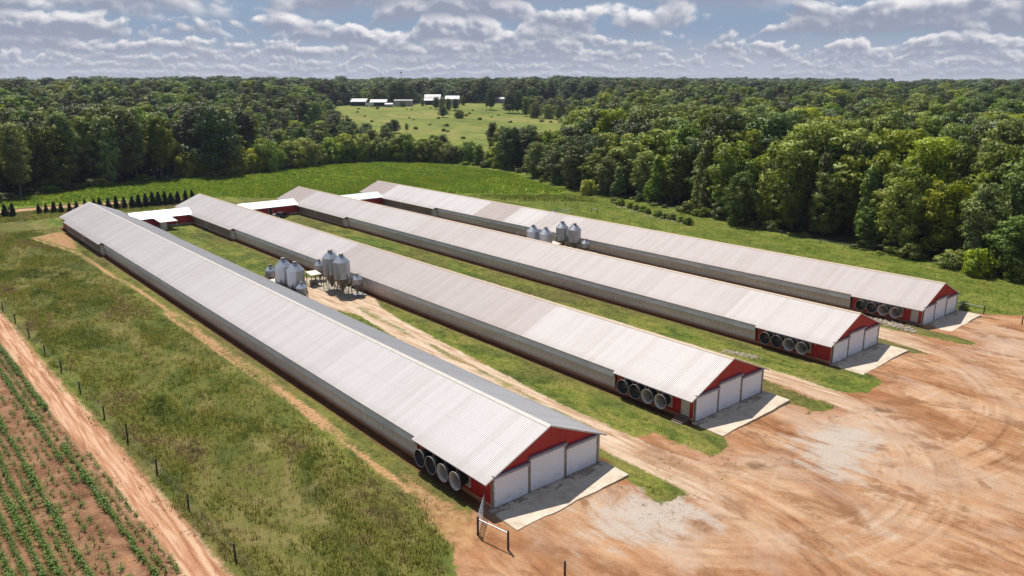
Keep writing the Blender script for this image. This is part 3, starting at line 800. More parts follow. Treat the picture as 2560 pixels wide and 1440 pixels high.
for bi, (bx, bz) in enumerate(BARNS):
    T = thing('poultry_barn', BARN_LABELS[bi], 'barn', (bx, 0, bz), 0, 'long poultry barns side by side')
    # roof
    edges = [(-0.21, FRONT_Y, -8.02, 8.02), (FRONT_Y, PAD_Y0, -7.62, 7.62), (PAD_Y0, PAD_Y1, -8.38, 8.38), (PAD_Y1, LEN+0.1, -7.75, 7.75)]
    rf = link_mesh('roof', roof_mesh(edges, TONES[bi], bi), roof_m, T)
    cap = MB()
    cap.prism([(-0.30, ezz(0.30)+0.032), (0, HR+0.048), (0.30, ezz(0.30)+0.032), (0.30, ezz(0.30)+0.05), (0, HR+0.07), (-0.30, ezz(0.30)+0.05)], 'Y', -0.24, LEN+0.12)
    cap.build('ridge_cap', tan_m if bi > 0 else trim_m, rf)
    for yy in (-0.235, LEN+0.11):      # bargeboard along each verge
        vg = MB()
        vg.prism([(0, HR+0.05), (8.0, ezz(8.0)+0.05), (8.0, ezz(8.0)-0.12), (0, HR-0.12), (-8.0, ezz(8.0)-0.12), (-8.0, ezz(8.0)+0.05)], 'Y', yy, yy+0.02)
        vg.build('verge_trim', trim_m, rf)
    # gable walls: ribbed sheeting above doors; solid backing
    bk = ribbed_gable(0.0, 0, door_top)
    poly = [(-WALL, -0.3), (WALL, -0.3), (WALL, ezz(WALL)-0.08), (0, HR-0.08), (-WALL, ezz(WALL)-0.08)]
    bk.prism(poly, 'Y', 0.02, 0.14)
    bk.build('gable_wall', red_m, T)
    bk = ribbed_gable(LEN, 0, lambda x: 0.4, 1)
    bk.prism(poly, 'Y', LEN-0.14, LEN-0.02)
    bk.build('gable_wall', red_m, T)
    # side walls of the fan bay, both sides
    for sx in (-1, 1):
        w = MB()
        ys = np.arange(0.16, FRONT_Y+0.01, 0.3)
        for a in ys:
            w.add([(sx*WALL, a, 0.45), (sx*WALL, a+0.2, 0.45), (sx*WALL, a+0.2, 3.2), (sx*WALL, a, 3.2),
                   (sx*(WALL+0.022), a+0.2, 0.45), (sx*(WALL+0.022), a+0.3, 0.45), (sx*(WALL+0.022), a+0.3, 3.2), (sx*(WALL+0.022), a+0.2, 3.2)],
                  [(0, 1, 2, 3), (4, 5, 6, 7), (1, 4, 7, 2)])
        w.build('side_wall', red_m, T)
        fd = MB()
        fd.box(min(sx*(WALL-0.25), sx*(WALL+0.05)), max(sx*(WALL-0.25), sx*(WALL+0.05)), 0.16, FRONT_Y+0.3, -0.5, 0.45)
        fd.box(min(sx*(WALL-0.25), sx*(WALL+0.02)), max(sx*(WALL-0.25), sx*(WALL+0.02)), FRONT_Y+0.3, PAD_Y0-0.6, -0.5, 0.52)
        fd.box(min(sx*(WALL-0.25), sx*(WALL+0.55)), max(sx*(WALL-0.25), sx*(WALL+0.55)), PAD_Y0-0.6, PAD_Y1, -0.5, 0.30)
        fd.box(min(sx*(WALL-0.25), sx*(WALL+0.05)), max(sx*(WALL-0.25), sx*(WALL+0.05)), PAD_Y1, LEN-0.02, -0.5, 0.45)
        fd.build('foundation', fnd_m, T)
        # curtain with its hood
        cu = MB()
        ys = np.linspace(FRONT_Y+0.32, PAD_Y0-0.62, 54)
        for a, c in zip(ys[:-1], ys[1:]):
            cu.add([(sx*(WALL+0.03), a, 0.60), (sx*(WALL+0.03), c, 0.60), (sx*(WALL+0.06), c, 2.12), (sx*(WALL+0.06), a, 2.12)], [(0, 1, 2, 3)])
        cu.box(min(sx*(WALL-0.1), sx*(WALL+0.05)), max(sx*(WALL-0.1), sx*(WALL+0.05)), FRONT_Y+0.32, PAD_Y0-0.62, 2.08, 2.2)
        o = cu.build('curtain', curt_m, T)
        rail = MB().box(min(sx*(WALL+0.0), sx*(WALL+0.075)), max(sx*(WALL+0.0), sx*(WALL+0.075)), FRONT_Y+0.32, PAD_Y0-0.62, 0.525, 0.60)
        rail.tube((sx*(WALL+0.10), FRONT_Y+0.4, 0.72), (sx*(WALL+0.10), PAD_Y0-0.7, 0.72), 0.02, n=6)
        rail.build('curtain_rail', trim_m, o)
        hd = MB()
        hd.prism([(sx*(WALL-0.02), 2.98), (sx*(WALL+0.16), 2.92), (sx*(WALL+0.42), 2.10), (sx*(WALL+0.36), 2.06), (sx*(WALL+0.08), 2.14), (sx*(WALL-0.02), 2.22)], 'Y', FRONT_Y+0.30, PAD_Y0-0.60)
        hd.build('curtain_hood', hood_m, o)
        # bumped-out cooling pad bay
        e = sx*(WALL+0.5)
        wl = MB()
        wl.box(min(sx*WALL, e), max(sx*WALL, e), PAD_Y0-0.58, PAD_Y0-0.50, 1.95, 2.86)
        wl.box(min(sx*(WALL+0.02), sx*(WALL+0.48)), max(sx*(WALL+0.02), sx*(WALL+0.48)), PAD_Y1-0.1, PAD_Y1-0.02, 0.32, 2.84)
        wl.box(min(sx*WALL, sx*(WALL+0.46)), max(sx*WALL, sx*(WALL+0.46)), PAD_Y0+2.0, PAD_Y1-0.12, 2.46, 2.62)
        w = wl.build('pad_bay_wall', red_m, T)
        dr = MB().box(min(sx*(WALL+0.03), sx*(WALL+0.47)), max(sx*(WALL+0.03), sx*(WALL+0.47)), PAD_Y0-0.60, PAD_Y0-0.52, 0.34, 1.93)
        dr.box(min(sx*(WALL+0.04), sx*(WALL+0.50)), max(sx*(WALL+0.04), sx*(WALL+0.50)), PAD_Y0-0.50, PAD_Y0+1.9, 0.32, 2.5)
        dr.build('pad_bay_door', trim_m, w)
        half = (PAD_Y0+PAD_Y1)/2+0.4
        for (y0, y1) in ((PAD_Y0+2.1, half-0.35), (half+0.35, PAD_Y1-0.3)):
            pd = MB()
            xx = sx*(WALL+0.42)
            pd.box(min(xx, sx*(WALL+0.30)), max(xx, sx*(WALL+0.30)), y0, y1, 0.52, 2.42)
            po = pd.build('cooling_pad', padm, T)
            fr = MB()
            for zz in (0.47, 2.44):
                fr.box(min(sx*(WALL+0.38), sx*(WALL+0.56)), max(sx*(WALL+0.38), sx*(WALL+0.56)), y0-0.1, y1+0.1, zz-0.055, zz+0.055)
            for yy in (y0-0.06, y1+0.06):
                fr.box(min(sx*(WALL+0.38), sx*(WALL+0.55)), max(sx*(WALL+0.38), sx*(WALL+0.55)), yy-0.05, yy+0.05, 0.52, 2.39)
            fr.build('pad_frame', trim_m, po)
        sp = MB()
        sp.tube((sx*(WALL+0.60), half, 0.3), (sx*(WALL+0.60), half, 2.45), 0.06)
        sp.tube((sx*(WALL+0.60), half+0.25, 0.3), (sx*(WALL+0.60), half+0.25, 2.2), 0.045)
        sp.build('water_pipe', pvc_m, T)
        tk = MB().lathe([(0.001, -0.25), (0.42, -0.25), (0.45, 0.25), (0.40, 0.36), (0.001, 0.40)], (sx*(WALL+1.15), half+0.1, 0.05), 16)
        tk.build('sump_tank', dark_m, T)
        # last bay
        lb = MB().box(min(sx*(WALL-0.08), sx*WALL), max(sx*(WALL-0.08), sx*WALL), PAD_Y1+0.02, LEN-0.02, 0.45, 3.1)
        lb.build('side_wall', red_m, T)
        # white corner trim
        MB().box(min(sx*(WALL-0.30), sx*(WALL+0.04)), max(sx*(WALL-0.30), sx*(WALL+0.04)), -0.045, 0.15, -0.2, 3.25).build('corner_trim', trim_m, T)
    # three big curtain doors
    for (x0, x1, z0, z1) in DOORS:
        nseg = 12
        dv = MB()
        zs = np.linspace(z0, z1, nseg+1); xs2 = np.linspace(x0, x1, 15)
        vv = []
        for zz in zs:
            for xx in xs2:
                vv.append((xx, -0.05-0.018*math.sin(zz*9+xx*1.3)*(0.4+0.6*abs(math.sin(xx*2.1+bi))), zz))
        ff = []
        W15 = 15
        for a in range(nseg):
            for c in range(14):
                ff.append((a*W15+c, a*W15+c+1, (a+1)*W15+c+1, (a+1)*W15+c))
        dv.add(vv, ff, True)
        d = dv.build('loading_door', door_m, T)
        MB().box(x0-0.08, x1+0.08, -0.30, 0.0, z1+0.10, z1+0.32).build('header', head_m, d)
        MB().box(x0-0.04, x1+0.04, -0.16, -0.03, z1-0.06, z1+0.095).build('track', trim_m, d)
        MB().box((x0+x1)/2-0.22, (x0+x1)/2+0.22, -0.19, -0.165, z1-0.01, z1+0.07).build('winch_plate', dark_m, d)
        MB().box(x0-0.02, x1+0.02, -0.10, -0.02, z0-0.07, z0-0.002).build('bottom_bar', grey_trim, d)
    for (xa, xb, zt) in ((-7.05, -6.955, 3.42), (-2.655, -2.465, 3.9), (2.105, 2.335, 3.9), (6.725, 6.84, 3.42)):
        pb = MB().box(xa, xb, -0.13, 0.05, -0.1, zt)
        po = pb.build('door_post', grey_trim, T)
        MB().box(xa-0.07, xa-0.004, -0.075, 0.05, 0.0, zt-0.3).build('post_edging', tan_m, po)
    for k, y in enumerate((10.0, 8.02, 6.04, 4.0)):
        fan_part(T, y, 1.74, cone_dk if k < 2 else cone_in)
    MB().box(-WALL-0.35, -WALL-0.005, 2.42, 2.56, 2.45, 2.52).build('wall_light', pvc_m, T)
    if bi in (1, 3):
        dd = MB().box(-WALL-0.05, -WALL-0.024, 0.78, 1.78, 0.52, 2.56)
        dd = dd.build('service_door', trim_m, T)
        fb = MB()
        fb.box(-WALL-0.07, -WALL-0.024, 0.68, 0.775, 0.5, 2.66); fb.box(-WALL-0.07, -WALL-0.024, 1.785, 1.88, 0.5, 2.66); fb.box(-WALL-0.07, -WALL-0.024, 0.775, 1.785, 2.565, 2.66)
        fb.build('door_frame', trim_m, dd)
        MB().box(-WALL-0.10, -WALL-0.05, 0.88, 0.94, 1.45, 1.55).build('handle', dark_m, dd)
    # concrete apron, a thin slab
    ap = MB()
    y_out = [-4.25, -4.3, -4.9, -4.5][bi]
    rr_ = random.Random(bi)
    front = [(-7.6+15.0*k/40, y_out+0.4*k/40+0.34*(float(vnoise(k/7.0, 3.3, 40+bi))-0.5)+0.10*(float(vnoise(k/2.3, 8.1, 50+bi))-0.5)) for k in range(41)]
    top = [(-7.5, 0.05)]+front+[(7.6, -0.4), (7.2, 0.05)]
    ap.prism(top, 'Z', -0.35, 0.08)
    o = ap.build('concrete_apron', conc_m, None, 'structure')
    o.location = (bx, 0, bz)
# ------------------------------------------------------------------ low connecting halls between the barns
glass_dk = simple('dark_window', (0.012, 0.014, 0.018), 0.15, 0.0, 0.1, 2.0)
HALLS = [('low red hall with white porch roof, linking first and second barns', 0, 1), ('low red hall with dark doorway behind the parked car', 1, 2),
         ('low red hall linking third and fourth barns', 2, 3)]
for hi, (lab, a, b) in enumerate(HALLS):
    xa = BARNS[a][0]+WALL; xb = BARNS[b][0]-WALL-0.55
    zb = (BARNS[a][1]+BARNS[b][1])/2-0.05
    T = thing('connecting_hall', lab, 'building', ((xa+xb)/2, 177.0, zb), 0, 'red halls linking the barns')
    hw = (xb-xa)/2
    w = MB()
    for x in np.arange(-hw, hw-0.1, 0.3):
        w.add([(x, -3.9, 0.5), (x+0.2, -3.9, 0.5), (x+0.2, -3.9, 2.65), (x, -3.9, 2.65), (x+0.2, -3.92, 0.5), (x+0.3, -3.92, 0.5), (x+0.3, -3.92, 2.65), (x+0.2, -3.92, 2.65)], [(0, 1, 2, 3), (4, 5, 6, 7)])
    w.box(-hw, hw, 3.7, 3.8, 0.5, 2.65)
    w.build('wall', red_m, T)
    MB().box(-hw, hw, -3.96, 3.85, -0.6, 0.497).build('foundation', simple('pale_block_foundation', (0.42, 0.34, 0.26), 0.9, 0, 0.4, 1.5), T)
    r = MB()
    for sy in (-1, 1):
        n = int(2*hw/0.45)
        for k in range(n):
            x0 = -hw-0.3+k*(2*hw+0.3)/n; x1 = x0+(2*hw+0.3)/n
            r.add([(x0, sy*4.2, 2.70), (x1-0.08, sy*4.2, 2.70), (x1-0.08, 0, 4.15), (x0, 0, 4.15), (x1-0.08, sy*4.2, 2.725), (x1, sy*4.2, 2.725), (x1, 0, 4.175), (x1-0.08, 0, 4.175)], [(0, 1, 2, 3), (4, 5, 6, 7)])
        r.add([(-hw-0.3, sy*4.2, 2.64), (hw+0.3, sy*4.2, 2.64), (hw+0.3, 0, 4.09), (-hw-0.3, 0, 4.09)], [(0, 1, 2, 3)])
    ro = r.build('roof', white_roof, T)
    MB().box(-hw-0.2, hw-0.3, -4.23, -4.203, 2.56, 2.74).build('fascia', head_m, ro)
    if hi == 0:
        cx0 = 14.9-(xa+xb)/2-0.6
        pr = MB()
        pr.prism([(-4.3, 2.70), (-10.4, 2.36), (-10.4, 2.43), (-4.3, 2.78)], 'X', cx0-2.3, cx0+2.3)
        pp = pr.build('porch_roof', white_roof, T)
        for xx in (cx0-2.15, cx0+2.15):
            MB().box(xx-0.06, xx+0.06, -10.1, -9.98, -0.5, 2.36).build('porch_post', trim_m, pp)
        MB().box(cx0-2.0, cx0-0.55, -10.12, -10.05, 0.1, 2.3).build('porch_panel', trim_m, pp)
    if hi == 1:
        cx0 = 45.5-(xa+xb)/2
        d = MB().box(cx0-0.42, cx0+0.42, -3.98, -3.925, 0.45, 2.5).build('door', glass_dk, T)
        f = MB().box(cx0-0.56, cx0-0.425, -4.0, -3.925, 0.3, 2.62).box(cx0+0.425, cx0+0.56, -4.0, -3.925, 0.3, 2.62).box(cx0-0.42, cx0+0.42, -4.0, -3.925, 2.505, 2.62)
        f.build('frame', trim_m, d)

# ------------------------------------------------------------------ feed bins
def make_bin(name, label, x, y, rad, h_leg, h_cyl, n_leg, ladder_az, group, zb, cap_h=0.26):
    T = thing(name, label, 'feed bin', (x, y, zb), 0, group)
    z0, z1 = h_leg, h_leg+h_cyl
    zr = z1+rad*0.80
    c = MB()
    prof = []
    nring = max(3, int(h_cyl/0.085))
    for k in range(nring+1):
        prof.append((rad+(0.012 if k % 2 else 0.0), z0+h_cyl*k/nring))
    c.lathe(prof, n=36)
    c.build('tank', galv, T)
    rf = MB().lathe([(rad+0.05, z1-0.03), (rad+0.05, z1), (rad*0.26, zr), (rad*0.24, zr)], n=36, smooth=False)
    ro = rf.build('cone_roof', galv, T)
    lid = MB().lathe([(rad*0.25, zr-0.02), (rad*0.25, zr+cap_h*0.6), (rad*0.30, zr+cap_h*0.62), (rad*0.30, zr+cap_h), (0.001, zr+cap_h+0.03)], n=20)
    lid.build('lid', galv_dk, ro)
    hp = MB().lathe([(rad, z0), (rad*0.97, z0-0.04), (rad*0.16, z0-h_leg*0.72), (rad*0.16, z0-h_leg*0.80), (0.001, z0-h_leg*0.80)], n=28)
    hp.build('hopper', galv_dk, T)
    for k in range(n_leg):
        t = 2*math.pi*(k+0.5)/n_leg+0.2
        lx, ly = (rad+0.05)*math.cos(t), (rad+0.05)*math.sin(t)
        MB().box(lx-0.055, lx+0.055, ly-0.055, ly+0.055, -0.3, z0+h_cyl*0.30).build('leg', galv_dk, T)
    br = MB()
    for k in range(n_leg):
        t = 2*math.pi*(k+0.5)/n_leg+0.2; t2 = 2*math.pi*(k+1.5)/n_leg+0.2
        a = ((rad+0.05)*math.cos(t), (rad+0.05)*math.sin(t)); b = ((rad+0.05)*math.cos(t2), (rad+0.05)*math.sin(t2))
        br.tube((*a, 0.3), (*b, z0-0.2), 0.022, n=5)
    br.build('brace', galv_dk, T)
    ld = MB()
    ca, sa = math.cos(ladder_az), math.sin(ladder_az)
    def P(r_, off, z): return (ca*r_-sa*off, sa*r_+ca*off, z)
    for off in (-0.19, 0.19):
        ld.tube(P(rad+0.16, off, 0.6), P(rad+0.16, off, z1+0.05), 0.022, n=5)
        ld.tube(P(rad+0.16, off, z1+0.05), P(rad*0.30, off, zr+0.15), 0.022, n=5)
    for k in range(int((z1-0.6)/0.32)):
        ld.tube(P(rad+0.16, -0.19, 0.7+0.32*k), P(rad+0.16, 0.19, 0.7+0.32*k), 0.016, n=4)
    for k in range(4):
        f_ = (k+0.5)/4
        rr = (rad+0.16)*(1-f_)+rad*0.30*f_; zz = z1+0.05+(zr+0.1-z1)*f_
        ld.tube(P(rr, -0.19, zz), P(rr, 0.19, zz), 0.016, n=4)
    # hand hoops on the roof
    for f_ in (0.25, 0.6):
        rr = (rad+0.16)*(1-f_)+rad*0.30*f_; zz = z1+(zr-z1)*f_
        for off in (-0.26, 0.26):
            ld.tube(P(rr, off, zz), P(rr+0.1, off, zz+0.55), 0.018, n=4)
        ld.tube(P(rr+0.1, -0.26, zz+0.55), P(rr+0.1, 0.26, zz+0.55), 0.018, n=4)
    ld.build('ladder', galv_dk, T)
    return T

GB = 'big steel feed bins'; GS = 'small steel feed bins'
LAD = R(20)
make_bin('feed_bin', 'big steel feed bin behind nearest barn, rear one of that pair', 9.4, 81.7, 1.55, 3.0, 3.1, 6, LAD, GB, tz(9.8, 82))
make_bin('feed_bin', 'big steel feed bin behind nearest barn, front one of that pair', 9.7, 77.4, 1.55, 3.0, 3.1, 6, R(60), GB, tz(10, 78))
make_bin('feed_bin', 'big steel feed bin on the open concrete pad, rear taller-looking one', 18.9, 81.9, 1.53, 3.2, 3.15, 6, LAD, GB, tz(19, 82))
make_bin('feed_bin', 'big steel feed bin on the open concrete pad, front one, dark lid', 18.9, 77.5, 1.53, 3.2, 3.15, 6, R(60), GB, tz(19, 77))
make_bin('feed_bin', 'big steel bin between third and fourth barns, leftmost of four', 71.6, 83.0, 1.50, 2.75, 2.95, 6, LAD, GB, tz(72, 83))
make_bin('feed_bin', 'big steel bin between third and fourth barns, second from left of four', 71.8, 78.8, 1.50, 2.75, 2.95, 6, R(60), GB, tz(72, 79))
make_bin('feed_bin', 'big steel bin between third and fourth barns, third from left, highest top', 80.5, 82.4, 1.50, 2.8, 2.95, 6, LAD, GB, tz(81, 83))
make_bin('feed_bin', 'big steel bin by fourth barn, rightmost big one with the tiny bin beside', 80.9, 78.5, 1.50, 2.8, 2.95, 6, R(150), GB, tz(81, 79))
make_bin('small_feed_bin', 'small steel bin behind the nearest barn, at left with pale lean-to roof', 10.7, 91.2, 0.98, 2.2, 1.1, 4, LAD, GS, tz(9, 87), 0.35)
make_bin('small_feed_bin', 'small steel bin at right of the pair behind the nearest barn', 9.3, 74.4, 0.98, 2.5, 1.0, 4, LAD, GS, tz(10, 74), 0.2)
make_bin('small_feed_bin', 'small steel bin behind the open shelter on the concrete pad', 20.4, 90.0, 0.95, 2.2, 1.1, 4, LAD, GS, tz(20, 88), 0.35)
make_bin('small_feed_bin', 'small steel bin standing on a square slab at the pad corner', 20.6, 75.1, 0.98, 2.2, 0.95, 4, LAD, GS, tz(21, 75)+0.1, 0.2)
make_bin('small_feed_bin', 'small steel bin at right of the four big bins by fourth barn', 81.0, 75.0, 0.95, 2.0, 0.95, 4, LAD, GS, tz(81, 75), 0.2)
make_bin('small_feed_bin', 'small steel bin almost hidden behind third barn roof, only its top showing', 72.4, 89.6, 0.95, 1.95, 1.0, 4, LAD, GS, tz(71, 88), 0.35)
make_bin('small_feed_bin', 'round steel bin top peeking over the fourth barn ridge', 106.2, 112.6, 0.95, 1.4, 1.6, 4, LAD, GS, tz(106, 112), 0.15)

pad_m = simple('dusty_concrete_pad', (0.40, 0.34, 0.25), 0.9, 0, 0.45, 0.9)
o = MB().prism([(17.0, 92.0), (16.9, 74.6), (21.9, 74.0), (22.2, 92.0)], 'Z', tz(19, 82)-0.3, tz(19, 82)+0.16).build('concrete_pad', pad_m, None, 'structure')
o = MB().prism([(8.0, 93.0), (8.0, 72.5), (11.9, 72.5), (11.9, 93.0)], 'Z', -0.4, 0.02).build('concrete_pad', pad_m, None, 'structure')
o = MB().prism([(70.4, 90.0), (70.4, 74.0), (84.4, 74.0), (84.4, 90.0)], 'Z', -1.9, -1.18).build('concrete_pad', pad_m, None, 'structure')
tag(MB().box(19.3, 21.9, 73.8, 76.4, tz(21, 75)+0.06, tz(21, 75)+0.22).build('bin_slab', simple('grey_slab', (0.25, 0.255, 0.27), 0.8, 0, 0.3, 2.0)), 'grey square slab under the small bin at the pad corner', 'slab')

def shelter(lab, x, y, zb, w, d):
    T = thing('lean_to_shelter', lab, 'shelter', (x, y, zb), 0, 'lean-to shelters by the feed bins')
    MB().prism([(-w/2-0.2, 2.35), (w/2+0.2, 2.65), (w/2+0.2, 2.72), (-w/2-0.2, 2.42)], 'X', -d/2-0.1, d/2+0.1).build('roof', simple('cream_roof_sheet', (0.62, 0.56, 0.48), 0.6, 0, 0.2, 2), T)
    for sx in (-1, 1):
        for sy in (-1, 1):
            MB().box(sx*d/2-0.05, sx*d/2+0.05, sy*w/2-0.05, sy*w/2+0.05, -0.3, 2.38 if sy < 0 else 2.60).build('post', wood_m, T)
    MB().box(-d/2+0.2, d/2-0.2, -0.3, 0.3, -0.1, 1.1).build('motor_box', galv_dk, T)
shelter('open lean-to with pale slanted roof on the concrete pad', 17.7, 87.2, tz(18, 87), 2.2, 2.0)
shelter('pale lean-to roof beside the bins behind the nearest barn', 9.3, 85.4, tz(9, 85), 1.7, 1.6)
shelter('pale lean-to roof in the gap between the four big bins', 76.5, 81.0, tz(76, 81), 2.2, 2.0)

def pipe_run(lab, pts, r=0.075):
    b = MB()
    for p_, q_ in zip(pts[:-1], pts[1:]): b.tube(p_, q_, r, n=8)
    tag(b.build('auger_pipe', pvc_m), lab, 'pipe', 'white auger pipes under the bins')
z_ = tz(19, 80)
pipe_run('white pipe slanting down under the rear big bin on the pad', [(18.3, 84.6, z_+2.3), (19.4, 81.2, z_+0.8), (19.5, 77.2, z_+0.55), (21.0, 76.6, z_+0.7)])
pipe_run('white pipe from under the pad bins into the second barn', [(19.5, 77.3, z_+0.6), (23.2, 79.0, z_+2.0)])
pipe_run('white pipe slanting between the bins by the fourth barn', [(76.5, 83.5, z_+1.4), (78.5, 81.0, z_-0.6), (81.2, 79.0, z_-0.6)])

# ------------------------------------------------------------------ wooden steps at the service doors
for bi, lab in ((1, 'wooden steps under the service door of the second barn'), (3, 'wooden steps under the service door of the farthest barn')):
    bx, bz = BARNS[bi]
    T = thing('wooden_steps', lab, 'steps', (bx-WALL-0.05, 1.28, bz), 0, 'wooden steps at barn doors')
    for k in range(4):
        zt = 0.50-0.135*k
        MB().box(-0.38-0.34*k-0.36, -0.34*k-0.36 if k else 0.0, -0.75, 0.75, zt-0.05, zt).build('tread', wood_m, T)
    for sy in (-0.7, 0.7):
        MB().prism([(0.0, 0.44), (0.0, 0.1), (-1.7, -0.2), (-1.7, 0.0), (-0.6, 0.44)], 'Y', sy-0.03, sy+0.03).build('stringer', wood_m, T)

# ------------------------------------------------------------------ car
cx_, cy_ = 47.7, 169.6
T = thing('parked_car', 'dark estate car parked by the red hall doorway', 'car', (cx_, cy_, tz(cx_, cy_)), R(38))
paint = simple('dark_car_paint', (0.018, 0.020, 0.026), 0.25, 0.2, 0.1, 1.0)
prof = [(-2.3, 0.42), (-2.32, 0.85), (-2.2, 1.08), (-1.95, 1.66), (-1.6, 1.74), (0.1, 1.72), (0.45, 1.60), (1.05, 1.12), (2.1, 0.98), (2.3, 0.75), (2.28, 0.42)]
b = MB()
def row(sx, inset):
    return [(x, sx*(0.92-(inset if z > 1.1 else 0.0)), z) for x, z in prof]
L_, R_ = row(-1, 0.14), row(1, 0.14)
n = len(prof)
b.add(L_+R_, [tuple(range(n))[::-1], tuple(range(n, 2*n))]+[(k, (k+1) % n, n+(k+1) % n, n+k) for k in range(n)])
b.build('body', paint, T)
wn = MB()
for sx in (-1, 1):
    yy = sx*0.80
    for (x0, x1) in ((-1.75, -1.0), (-0.92, -0.1), (-0.02, 0.72)):
        xt = min(x1, 0.38)
        wn.add([(x0, sx*0.86, 1.14), (x1, sx*0.86, 1.14), (xt, sx*0.79, 1.60), (x0+0.05, sx*0.79, 1.60)], [(0, 1, 2, 3)])
wn.add([(-2.20, -0.68, 1.16), (-2.20, 0.68, 1.16), (-2.02, 0.62, 1.58), (-2.02, -0.62, 1.58)], [(0, 1, 2, 3)])
wn.add([(1.03, -0.7, 1.18), (1.03, 0.7, 1.18), (0.52, 0.64, 1.58), (0.52, -0.64, 1.58)], [(0, 1, 2, 3)])
wn.build('window', glass_dk, T)
for sx in (-1, 1):
    for xx in (-1.42, 1.42):
        wv_ = MB().lathe([(0.001, -0.11), (0.30, -0.11), (0.36, -0.07), (0.36, 0.07), (0.30, 0.11), (0.001, 0.11)], (xx, sx*0.86, 0.36), 20, 'Y')
        w_ = wv_.build('wheel', dark_m, T)
        MB().lathe([(0.001, 0.125), (0.2, 0.12), (0.22, 0.112)], (xx, sx*0.86+(0 if sx > 0 else -0.237), 0.36), 16, 'Y').build('rim', galv, w_)
    MB().box(-2.345, -2.30, sx*0.72-0.14, sx*0.72+0.14, 0.82, 1.04).build('tail_light', red_m, T)
    MB().box(2.22, 2.33, sx*0.68-0.18, sx*0.68+0.18, 0.68, 0.86).build('headlight', pvc_m, T)
MB().box(-2.36, -2.322, -0.25, 0.25, 0.62, 0.76).build('number_plate', pvc_m, T)
MB().box(-2.40, -2.31, -0.85, 0.85, 0.42, 0.58).build('bumper', dark_m, T)
tag(MB().lathe([(0.001, 0), (0.42, 0), (0.44, 0.8), (0.40, 0.95), (0.001, 1.0)], (45.9, 171.4, tz(46, 171)), 20).build('white_barrel', pvc_m), 'white barrel between the dark doorway and the car', 'barrel')

# ------------------------------------------------------------------ fences and gates
def post(b, x, y, h, r, lean=(0, 0), z=None):
    z = tz(x, y) if z is None else z
    b.tube((x, y, z-0.3), (x+lean[0], y+lean[1], z+h), r, r*0.92, n=8)

def wire_fence(lab, pts, h, r, wires, group=None, wire_r=0.008):
    T = thing('wire_fence', lab, 'fence', (pts[0][0], pts[0][1], 0), 0, group)
    ox_, oy_ = pts[0][:2]
    tops = []
    for k, q in enumerate(pts):
        hh = q[2] if len(q) > 2 else h
        b = MB()
        lx, ly = random.uniform(-.05, .05), random.uniform(-.05, .05)
        b.tube((q[0]-ox_, q[1]-oy_, tz(q[0], q[1])-0.3), (q[0]-ox_+lx, q[1]-oy_+ly, tz(q[0], q[1])+hh), r, r*0.9, n=8)
        b.build('post', post_m, T)
        tops.append((q[0]-ox_+lx*0.5, q[1]-oy_+ly*0.5, tz(q[0], q[1])))
    w = MB()
    for wz in wires:
        for a, c in zip(tops[:-1], tops[1:]):
            w.tube((a[0], a[1], a[2]+wz), (c[0], c[1], c[2]+wz), wire_r, n=4, caps=False)
    w.build('wire', wire_m, T)
    return T
wire_fence('wire fence with dark posts between the dirt lane and the tall meadow',
           [(-33.0, 128), (-32.4, 117), (-31.9, 106.0), (-31.4, 95.8), (-31.0, 85.7), (-30.6, 75.1), (-30.2, 65.9), (-29.9, 56.0), (-29.5, 45.4), (-29.0, 37.2, 2.1), (-28.7, 27.6), (-28.5, 18.5), (-28.1, 7.9), (-27.7, -3)],
           1.5, 0.10, (0.35, 0.6, 0.85, 1.1, 1.35), None, 0.006)
bf = [(44, 226.5), (49, 222), (54, 217.5), (59, 213), (64, 209), (71.5, 205.5), (79, 202), (86.5, 198.5), (94, 195), (101.5, 191.5), (109, 188), (116, 184.5), (122, 180.5), (128, 175), (134, 170), (140, 165), (146, 160), (151, 154.5), (155, 147), (157, 138)]
wire_fence('thin wire fence along the front edge of the bright green crop', bf, 1.45, 0.075, (0.5, 0.9, 1.3))
wire_fence('short post fence around the weedy patch near the right-hand wood', [(124.5, 157), (129, 152), (132.0, 148.1), (134.2, 146), (137.0, 143.8), (140.2, 141.2), (143.3, 138.3), (145.6, 133.0)], 1.4, 0.075, (0.6, 1.1))
wire_fence('line of few posts crossing the meadow behind the fourth barn', [(131.6, 144.5), (131.4, 139.5), (131.0, 133.6), (130.5, 127.4), (129.6, 121.5)], 1.5, 0.08, (0.6, 1.2))
wire_fence('low wire fence along the foot of the right-hand wood', [(149.0, 92), (147.6, 84.4), (145.5, 78), (143.6, 72), (142.2, 66), (140.6, 59.5), (139.2, 53.1), (138.2, 47), (136.9, 40), (135.2, 32)], 1.3, 0.07, (0.4, 0.8, 1.2))
wire_fence('row of few thin posts on the dirt lane behind the little conifers', [(-30, 225.5), (-22, 226), (-14, 226.4), (-6, 226.5), (2, 226.3), (10, 225.9)], 1.4, 0.07, (0.6, 1.2))

